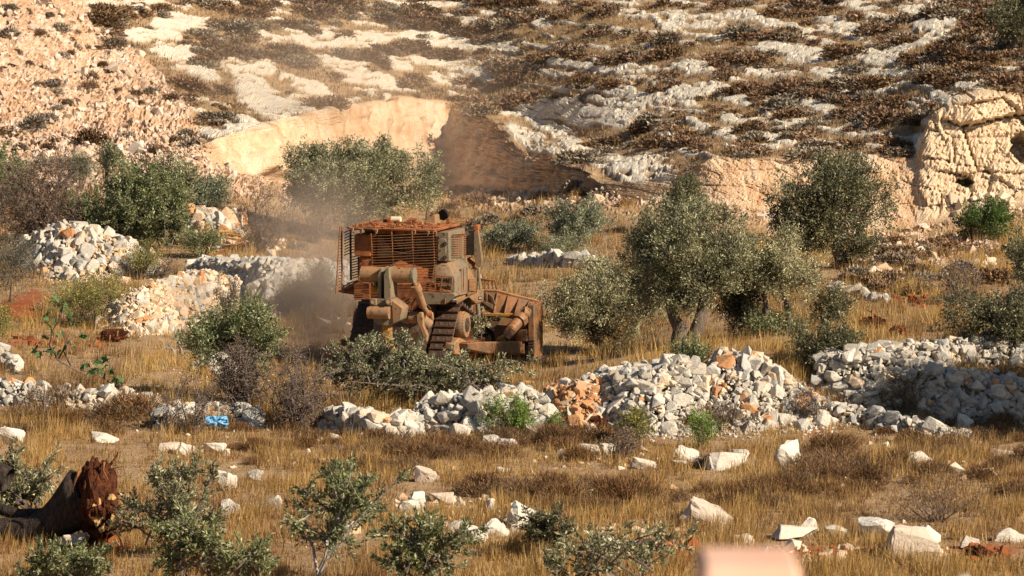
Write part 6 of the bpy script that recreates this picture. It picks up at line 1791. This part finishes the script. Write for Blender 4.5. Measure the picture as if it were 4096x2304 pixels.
# --- cages
cg = empty('rear_cage'); cg.parent = dozer; cg['label'] = 'rusty bar cage over the rear of the cab'
LC = -1.78
rc_ = np.random.default_rng(12)
for zx0, zx1, y0, y1, dd in [(448, 462, 250, 545, 0), (630, 644, 235, 560, 0), (808, 828, 228, 690, 0), (995, 1014, 230, 735, 0)]:
    g = Geo().tube([Q(zx0 + (zx1 - zx0) * f + rc_.normal(0, 1), y0 + (y1 - y0) * f, LC - 0.06 * math.sin(f * 3)) for f in np.linspace(0, 1, 7)], 0.015, 6)
    part('cage_post', g, BARM, cg)
for k in range(19):
    y = 276 + k * 23.6
    x0 = 446 if y < 545 else (640 if y < 600 else 832)
    pts_ = []
    for f in np.linspace(0, 1, 9):
        x = x0 + (1022 - x0) * f
        sag = 16 * math.exp(-((x - 720) / 60) ** 2) if k == 6 else 0
        pts_.append(Q(x, y - 26 * (x - 446) / 576 + sag + rc_.normal(0, 1.2), LC - 0.06 * math.sin((y - 250) / 480 * 3) - 0.02))
    part('cage_bar', Geo().tube(pts_, 0.0095, 5), BARM, cg)
for k in range(4):
    y = 682 + k * 26
    part('cage_bar', Geo().tube([Q(628, y, LC + 0.1), Q(720, y + 1, LC + .1), Q(815, y - 2, LC + .1)], 0.0095, 5), BARM, cg)
part('cage_post', Geo().tube([Q(650, 682, LC + .09), Q(650, 772, LC + .09)], 0.016, 6), BARM, cg)
for k in range(5):
    y = 690 + k * 18
    part('cage_bar', Geo().tube([Q(832, y, LC), Q(1000, y + 2, LC)], 0.0095, 5), BARM, cg)
# left side screen: two posts and rungs
lsn = empty('side_screen'); lsn.parent = dozer; lsn['label'] = 'ladder-like bar screen left of the cab'
A0, A1 = Q(176, 188, -1.55), Q(140, 776, -1.75)
B0, B1 = Q(190, 186, -1.05), Q(193, 752, -1.15)
part('screen_post', Geo().tube([A0, A0.lerp(A1, .5), A1], 0.022, 6), BARM, lsn)
part('screen_post', Geo().tube([B0, B0.lerp(B1, .5), B1], 0.022, 6), BARM, lsn)
for k in range(22):
    f = (k + 0.5) / 22
    part('screen_bar', Geo().tube([A0.lerp(A1, f), B0.lerp(B1, f)], 0.014, 5), BARM, lsn)
ls2 = empty('side_screen'); ls2.parent = dozer; ls2['label'] = 'shaded inner bar screen with bent rungs'  # its bars are coloured near black for the shadow they stand in
part('screen_post', Geo().tube([Q(268, 212, -0.6), Q(269, 430, -.6), Q(271, 660, -.6)], 0.03, 6), TRK, ls2)
part('screen_post', Geo().tube([Q(338, 455, -0.4), Q(338, 640, -.4)], 0.025, 6), TRK, ls2)
for k in range(9):
    y = 218 + k * 25
    part('screen_bar', Geo().tube([Q(270, y, -.6), Q(240, y + 12, -.75), Q(210 + (k * 7) % 9, y + 24, -.85)], 0.015, 5), TRK, ls2)
    part('screen_bar', Geo().tube([Q(270, y + 4, -.6), Q(298, y - 2, -.6)], 0.015, 5), TRK, ls2)
for k in range(9):
    y = 452 + k * 23
    part('screen_bar', Geo().tube([Q(270, y + 10, -.6), Q(340, y - 8, -.4)], 0.015, 5), TRK, ls2)
plate('side_platform', [(150, 758), (330, 662), (345, 700), (300, 790), (190, 772)], -1.2, 0.06, RUSTY)
lp = Geo()
for p in ([(200, 745), (330, 690)], [(205, 700), (205, 745)], [(240, 690), (330, 665)], [(200, 770), (300, 740)], [(205, 715), (262, 690)]):
    lp.tube([Q(a, b_, -1.25) for a, b_ in p], 0.02, 6)
part('platform_rail', lp, TRK)

# --- ripper
LR = -2.75
bm_ = cyl('ripper_beam', Q(368, 606, LR), Q(828, 618, LR), 0.205, TAN_, n=28, label='round tan ripper cross beam')
cyl('beam_cap', Q(815, 618, LR), Q(834, 618, LR), 0.215, KHAKI, bm_, 28)
part('hose', Geo().tube([Q(380, 548, LR), Q(440, 540, LR), Q(500, 548, LR)], 0.02, 6), RUSTY, bm_)
part('hose', Geo().tube([Q(640, 570, LR), Q(700, 556, LR - .1), Q(760, 566, LR), Q(820, 562, LR)], 0.022, 6), RUSTY, bm_)
for pts_, l0 in (([(508, 612), (530, 552), (544, 553), (540, 620), (536, 700), (536, 822), (508, 822)], LR - 0.30), ([(560, 615), (588, 550), (606, 552), (610, 640), (620, 690), (620, 824), (562, 822)], LR - 0.36)):
    g = Geo().prism([Q(a, b_, l0) for a, b_ in pts_], (0.62, 0, 0)); 
    part('ripper_plate', g, KHAKI, bevel=0.012)
plate('plate_gap_shade', [(534, 600), (566, 600), (566, 820), (534, 820)], LR - 0.02, 0.2, TRK, bevel=0)  # solid dark plate standing in for the shade between the ripper plates
blk = plate('ripper_block', [(440, 822), (625, 828), (722, 905), (702, 1012), (592, 1066), (490, 1042), (468, 990), (440, 930)], LR - 0.42, 0.6, KHAKI, bevel=0.02)
plate('block_side', [(630, 835), (722, 905), (702, 1012), (640, 1040)], LR - 0.46, 0.06, TAN_, blk, bevel=0.01)
for zx in (462, 596):
    plate('pin_boss', [(zx - 26, 822), (zx + 30, 824), (zx + 30, 884), (zx - 26, 880)], LR - 0.52, 0.1, KHAKI, blk)
    cyl('pin', Q(zx, 852, LR - 0.52), Q(zx, 852, LR - 0.62), 0.05, TAN_, blk, 16)
cyl('shank_pin', Q(424, 942, LR - 0.50), Q(612, 948, LR - 0.50), 0.165, TAN_, blk, 28, label='round tan shank pin cylinder')
sh_ = part('ripper_shank', Geo().prism([Q(a, b_, LR - 0.25) for a, b_ in [(540, 1050), (602, 1050), (606, 1190), (636, 1300), (612, 1300), (578, 1210), (548, 1150)]], (0.34, 0, 0)), YEL, bevel=0.015, label='worn yellow ripper shank')
# lower linkage
LK = -2.15
plate('link_plate', [(700, 950), (775, 940), (790, 1000), (770, 1048), (700, 1020)], LK, 0.3, TAN_, bevel=0.02)
plate('link_arm', [(846, 962), (868, 942), (896, 944), (905, 1000), (908, 1060), (946, 1150), (932, 1205), (886, 1110), (846, 1020)], LK - 0.1, 0.16, TAN_, bevel=0.02)
cyl('link_hub', Q(790, 985, LK + 0.1), Q(860, 990, LK + 0.1), 0.16, TAN_, n=24)
cyl('link_hub', Q(895, 1000, LK + 0.1), Q(958, 1055, LK + 0.25), 0.15, TAN_, n=24)
plate('link_lug', [(808, 1140), (845, 1118), (860, 1140), (832, 1190), (818, 1170)], LK, 0.1, TAN_, bevel=0.01)
plate('link_plate', [(958, 935), (985, 945), (992, 1000), (975, 1060), (960, 1010)], -1.75, 0.1, TAN_, bevel=0.01)
# ripper lift cylinders
lc = cyl('lift_cylinder', Q(846, 722, LR + 0.15), Q(905, 890, -2.2), 0.105, TAN_, n=20, label='tan ripper lift cylinder')
cyl('cylinder_collar', Q(835, 700, LR + 0.1), Q(858, 752, LR + 0.2), 0.135, TAN_, lc)
cyl('cylinder_rod', Q(818, 655, LR), Q(842, 712, LR + 0.12), 0.05, ROD, lc, 14)
cyl('cylinder_rod', Q(903, 885, -2.2), Q(945, 950, -1.95), 0.07, TAN_, lc, 14)
cyl('cylinder_eye', Q(925, 955, -1.95), Q(975, 962, -1.9), 0.11, RUSTY, lc, 18)
part('hydraulic_hose', Geo().tube([Q(915, 870, -2.1), Q(945, 880, -2.0), Q(970, 910, -1.9)], 0.022, 6), TRK, lc)
part('hydraulic_hose', Geo().tube([Q(805, 940, -1.6), Q(808, 870, -1.6), Q(840, 815, -1.6)], 0.022, 6), TRK, lc)
yc = cyl('lift_cylinder', Q(480, 695, LR + 0.2), Q(476, 740, -2.3), 0.10, YEL, label='yellow ripper lift cylinder')
cyl('cylinder_rod', Q(468, 655, LR + 0.1), Q(478, 698, LR + 0.2), 0.05, ROD, yc, 14)
cyl('tow_lamp', Q(728, 893, -1.95), Q(718, 893, -1.6), 0.075, BLK)
part('case_bolts', (lambda g: ([hexa(g, Q(a, b_, -1.44), 0.02, (-1, 0, 0), 0.03) for a, b_ in ((705, 850), (700, 880), (800, 815), (805, 840), (940, 852), (1000, 800), (650, 880), (760, 800))], g)[1])(Geo()), BARM)['kind'] = 'stuff'

# --- blade
LB = 5.05
bl = empty('blade'); bl.parent = dozer; bl['label'] = 'wide rusty dozer blade seen from behind'
rs = np.linspace(-2.05, 2.05, 33); zs = np.linspace(-0.12, 1.0, 12)
gv_, gf_ = [], []
def ztop(r): return 1.74 - 0.0 * r if abs(r) < 0.85 else 1.74 - (abs(r) - 0.85) / 1.2 * 0.30
def lofs(f, r): return 0.30 * (2 * f - 1) ** 2 + max(0, abs(r) - 1.2) * 0.28
for off in (0.0, 0.07):
    for r_ in rs:
        for i in range(12):
            f = i / 11
            gv_.append((LB + 0.12 + lofs(f, r_) + off, -r_, -0.12 + f * (ztop(r_) + 0.12)))
n1, n2 = len(rs), 12
for k in range(n1 - 1):
    for i in range(n2 - 1):
        a = k * n2 + i
        gf_.append((a, a + 1, a + n2 + 1, a + n2)); b_ = a + n1 * n2
        gf_.append((b_, b_ + n2, b_ + n2 + 1, b_ + 1))
for k in range(n1 - 1):
    for i in (0, n2 - 1):
        a = k * n2 + i; b_ = a + n1 * n2
        gf_.append((a, a + n2, b_ + n2, b_))
for k in (0, n1 - 1):
    for i in range(n2 - 1):
        a = k * n2 + i; b_ = a + n1 * n2
        gf_.append((a, b_, b_ + 1, a + 1))
part('moldboard', Geo().add(gv_, gf_), BLADE, bl)
part('back_beam', Geo().hull([(LB - 0.05, s * 1.95, z) for s in (-1, 1) for z in (1.06, 1.14)] + [(LB + 0.32, s * 1.95, z) for s in (-1, 1) for z in (0.98, 1.16)]), YEL, bl, bevel=0.01)
part('back_panel', Geo().hull([(LB + 0.02, s * 1.92, z) for s in (-1, 1) for z in (0.3, 1.04)] + [(LB + 0.2, s * 1.92, z) for s in (-1, 1) for z in (0.3, 1.0)]), BLADE, bl, bevel=0.01)
part('lower_beam', Geo().hull([(LB - 0.06, s * 1.92, z) for s in (-1, 1) for z in (-0.02, 0.28)] + [(LB + 0.3, s * 1.92, z) for s in (-1, 1) for z in (-0.06, 0.3)]), BLADE, bl, bevel=0.015)
part('cutting_edge', Geo().hull([(LB + 0.30, s * 2.08, z) for s in (-1, 1) for z in (-0.24, 0.04)] + [(LB + 0.5, s * 2.08, z) for s in (-1, 1) for z in (-0.24, 0.02)]), TRK, bl, bevel=0.01)
for r_ in (-1.7, -1.35, -1.0, -0.6, -0.2, 0.2, 0.55, 0.88, 1.2, 1.5, 1.78):
    zt = ztop(r_) - 0.03; xo = lofs(1, r_)
    part('stiffener_rib', Geo().prism([(LB - 0.0, -r_, 1.15), (LB + 0.40 + xo * .2, -r_, 1.15), (LB + 0.14 + xo, -r_, zt), (LB + 0.06 + xo, -r_, zt)], (0, 0.035, 0)), BLADE, bl, bevel=0.005)
part('top_rail', Geo().tube([(LB + 0.12 + lofs(1, r_), -r_, ztop(r_)) for r_ in np.linspace(-2.0, 2.0, 25)], 0.04, 6), TAN_, bl)
for s in (1, -1):
    ep = part('end_plate', Geo().hull([(LB - 0.18, s * y, z) for y in (1.93, 2.10) for z in (-0.12, 1.42)] + [(LB + 0.75, s * y, z) for y in (1.96, 2.10) for z in (-0.14, 1.46)]), BLADE, bl, bevel=0.012)
    for k in range(6):
        z0 = 0.02 + k * 0.075
        part('wear_bar', Geo().box((LB - 0.215, s * 1.93 if s > 0 else -2.12, z0), (LB - 0.17, s * 1.93 + 0.19 if s > 0 else -1.93, z0 + 0.045)), TRK, ep, bevel=0.006)
    part('corner_bit', Geo().hull([(LB - 0.1, s * y, z) for y in (1.9, 2.14) for z in (-0.28, -0.1)] + [(LB + 0.75, s * y, z) for y in (1.9, 2.2) for z in (-0.3, -0.1)]), TRK, bl, bevel=0.01)
# spill guard rack on the blade top
rk_ = Geo()
rk_.tube([Q(1408, 648, LB + .5), Q(1470, 658, LB + .5), Q(1538, 664, LB + .5), Q(1556, 748, LB + .5)], 0.035, 6)
for (a, b_, c, d) in [(1420, 650, 1440, 745), (1448, 655, 1452, 745), (1478, 660, 1485, 745), (1508, 662, 1522, 750), (1536, 664, 1555, 748)]:
    rk_.tube([Q(a, b_, LB + .5), Q(c, d, LB + .5)], 0.022, 6)
part('spill_guard', rk_, BARM, bl)
part('guard_lamp', Geo().tube([Q(1406, 612, LB + .4), Q(1408, 640, LB + .4)], 0.03, 8), PLT, bl)
# tilt brace with its clamp and knuckle
tb = part('tilt_brace', Geo().tube([Q(1628, 1180, 3.9), Q(1660, 1120, 4.1), Q(1752, 1010, 4.6)], [0.10, 0.15, 0.17], 22), BLADE, bl, label='thick rusty tilt brace cylinder')
part('brace_clamp', Geo().tube([Q(1735, 1030, 4.5), Q(1768, 992, 4.7)], [0.24, 0.24], 8), BLADE, bl, bevel=0.01)
part('brace_rod', Geo().tube([Q(1755, 1005, 4.6), Q(1800, 940, 4.95)], 0.09, 14), ROD, bl)
part('brace_knuckle', Geo().tube([Q(1780, 940, 4.85), Q(1835, 955, 4.95)], 0.17, 18), TAN_, bl)
part('knuckle_guard', Geo().hull([Q(a, b_, l) for l in (4.8, 5.0) for a, b_ in [(1752, 915), (1800, 898), (1848, 925), (1850, 960), (1800, 930)]]), TAN_, bl)
part('brace_mount', Geo().hull([Q(1480, 1200, 3.6), Q(1600, 1140, 3.8), Q(1640, 1150, 3.9), Q(1630, 1205, 3.9), Q(1480, 1208, 3.7), Q(1600, 1140, 4.0), Q(1630, 1205, 4.1)]), YEL, bl)
part('brace_guard', Geo().hull([Q(a, b_, l) for l in (4.3, 4.36) for a, b_ in [(1560, 1052), (1600, 982), (1690, 1000), (1668, 1062)]]), TAN_, bl)
part('blade_lug', Geo().hull([Q(a, b_, l) for l in (4.6, 5.0) for a, b_ in [(1722, 1130), (1760, 1095), (1820, 1092), (1822, 1200), (1725, 1200)]]), BLADE, bl, bevel=0.02)
part('lug_plate', Geo().hull([Q(a, b_, l) for l in (4.2, 4.5) for a, b_ in [(1385, 1110), (1480, 1108), (1520, 1125), (1515, 1200), (1390, 1200)]]), TAN_, bl, bevel=0.02)
part('lift_bracket', Geo().hull([Q(a, b_, l) for l in (4.6, 4.8) for a, b_ in [(1430, 868), (1506, 872), (1498, 912), (1470, 934), (1445, 915)]]), YEL, bl, bevel=0.01)
part('lift_bracket', Geo().hull([Q(a, b_, l) for l in (4.5, 4.9) for a, b_ in [(1425, 850), (1520, 862), (1520, 915), (1508, 915), (1506, 878), (1425, 866)]]), TAN_, bl, bevel=0.01)
part('lift_lever', Geo().hull([Q(a, b_, l) for l in (3.4, 3.6) for a, b_ in [(1440, 775), (1462, 760), (1472, 790), (1468, 845), (1445, 855)]]), BLADE, bl, bevel=0.02)
part('lift_plate', Geo().hull([Q(a, b_, l) for l in (3.9, 4.0) for a, b_ in [(1475, 772), (1520, 808), (1548, 885), (1470, 850)]]), BLADE, bl, bevel=0.01)
part('steering_rod', Geo().tube([Q(1385, 870, 3.2), Q(1396, 990, 3.2)], 0.06, 10), KHAKI, bl)
# ------------------------------------------------------------------ dust
def dust(name, label, cen, half, dens, colr, seed, scale=0.5, cut=0.42, aniso=0.2):
    bm = bmesh.new(); bmesh.ops.create_icosphere(bm, subdivisions=3, radius=1.0)
    for v_ in bm.verts:
        c = v_.co
        v_.co = Vector((c.x * half[0], c.y * half[1], c.z * half[2]))
    me = bpy.data.meshes.new(name); bm.to_mesh(me); bm.free()
    m = bpy.data.materials.new(name); m.use_nodes = True
    t = m.node_tree; t.nodes.remove(t.nodes['Principled BSDF'])
    vol = t.nodes.new('ShaderNodeVolumePrincipled')
    vol.inputs['Color'].default_value = (*colr, 1); vol.inputs['Anisotropy'].default_value = aniso
    tc = t.nodes.new('ShaderNodeTexCoord')
    nz = t.nodes.new('ShaderNodeTexNoise'); nz.inputs['Scale'].default_value = scale; nz.inputs['Detail'].default_value = 2.0
    nz.inputs['Distortion'].default_value = 0.6
    off = t.nodes.new('ShaderNodeVectorMath'); off.operation = 'ADD'; off.inputs[1].default_value = (seed * 3.1, seed * 7.7, 0)
    t.links.new(tc.outputs['Object'], off.inputs[0]); t.links.new(off.outputs[0], nz.inputs['Vector'])
    mp = t.nodes.new('ShaderNodeVectorMath'); mp.operation = 'DIVIDE'; mp.inputs[1].default_value = half
    t.links.new(tc.outputs['Object'], mp.inputs[0])
    ln = t.nodes.new('ShaderNodeVectorMath'); ln.operation = 'LENGTH'; t.links.new(mp.outputs[0], ln.inputs[0])
    fall = t.nodes.new('ShaderNodeMapRange'); fall.interpolation_type = 'SMOOTHSTEP'
    fall.inputs['From Min'].default_value = 1.0; fall.inputs['From Max'].default_value = 0.15
    t.links.new(ln.outputs['Value'], fall.inputs['Value'])
    nr = t.nodes.new('ShaderNodeMapRange'); nr.inputs['From Min'].default_value = cut - 0.12; nr.inputs['From Max'].default_value = cut + 0.28
    t.links.new(nz.outputs['Fac'], nr.inputs['Value'])
    a = t.nodes.new('ShaderNodeMath'); a.operation = 'MULTIPLY'; t.links.new(fall.outputs[0], a.inputs[0]); t.links.new(nr.outputs[0], a.inputs[1])
    b_ = t.nodes.new('ShaderNodeMath'); b_.operation = 'MULTIPLY'; b_.inputs[1].default_value = dens; t.links.new(a.outputs[0], b_.inputs[0])
    t.links.new(b_.outputs[0], vol.inputs['Density']); t.links.new(vol.outputs[0], t.nodes['Material Output'].inputs['Volume'])
    me.materials.append(m)
    o = mobj(name, me, None, cen); tag(o, label, kind='stuff')
    return o
scene.cycles.volume_step_rate = 2.0
scene.cycles.volume_max_steps = 128
dust('dust', 'brown dust billowing left of the dozer', at(314, 316, 123.0), (2.7, 3.0, 2.5), 0.8, (0.74, 0.60, 0.48), 1, 0.45)
dust('dust', 'dust rising over the dozer towards the quarry', at(318, 238, 127), (3.0, 4.0, 2.6), 0.30, (0.76, 0.63, 0.50), 2, 0.35)
dust('dust', 'thin dust drifting before the shaded quarry corner', at(440, 165, 165), (5.0, 8.0, 2.6), 0.07, (0.66, 0.52, 0.42), 3, 0.25)

dust('dust', 'faint dust veil drifting over the hillside above the quarry face', at(330, 75, 188), (11.0, 8.0, 4.6), 0.07, (0.80, 0.66, 0.52), 5, 0.12, 0.35)
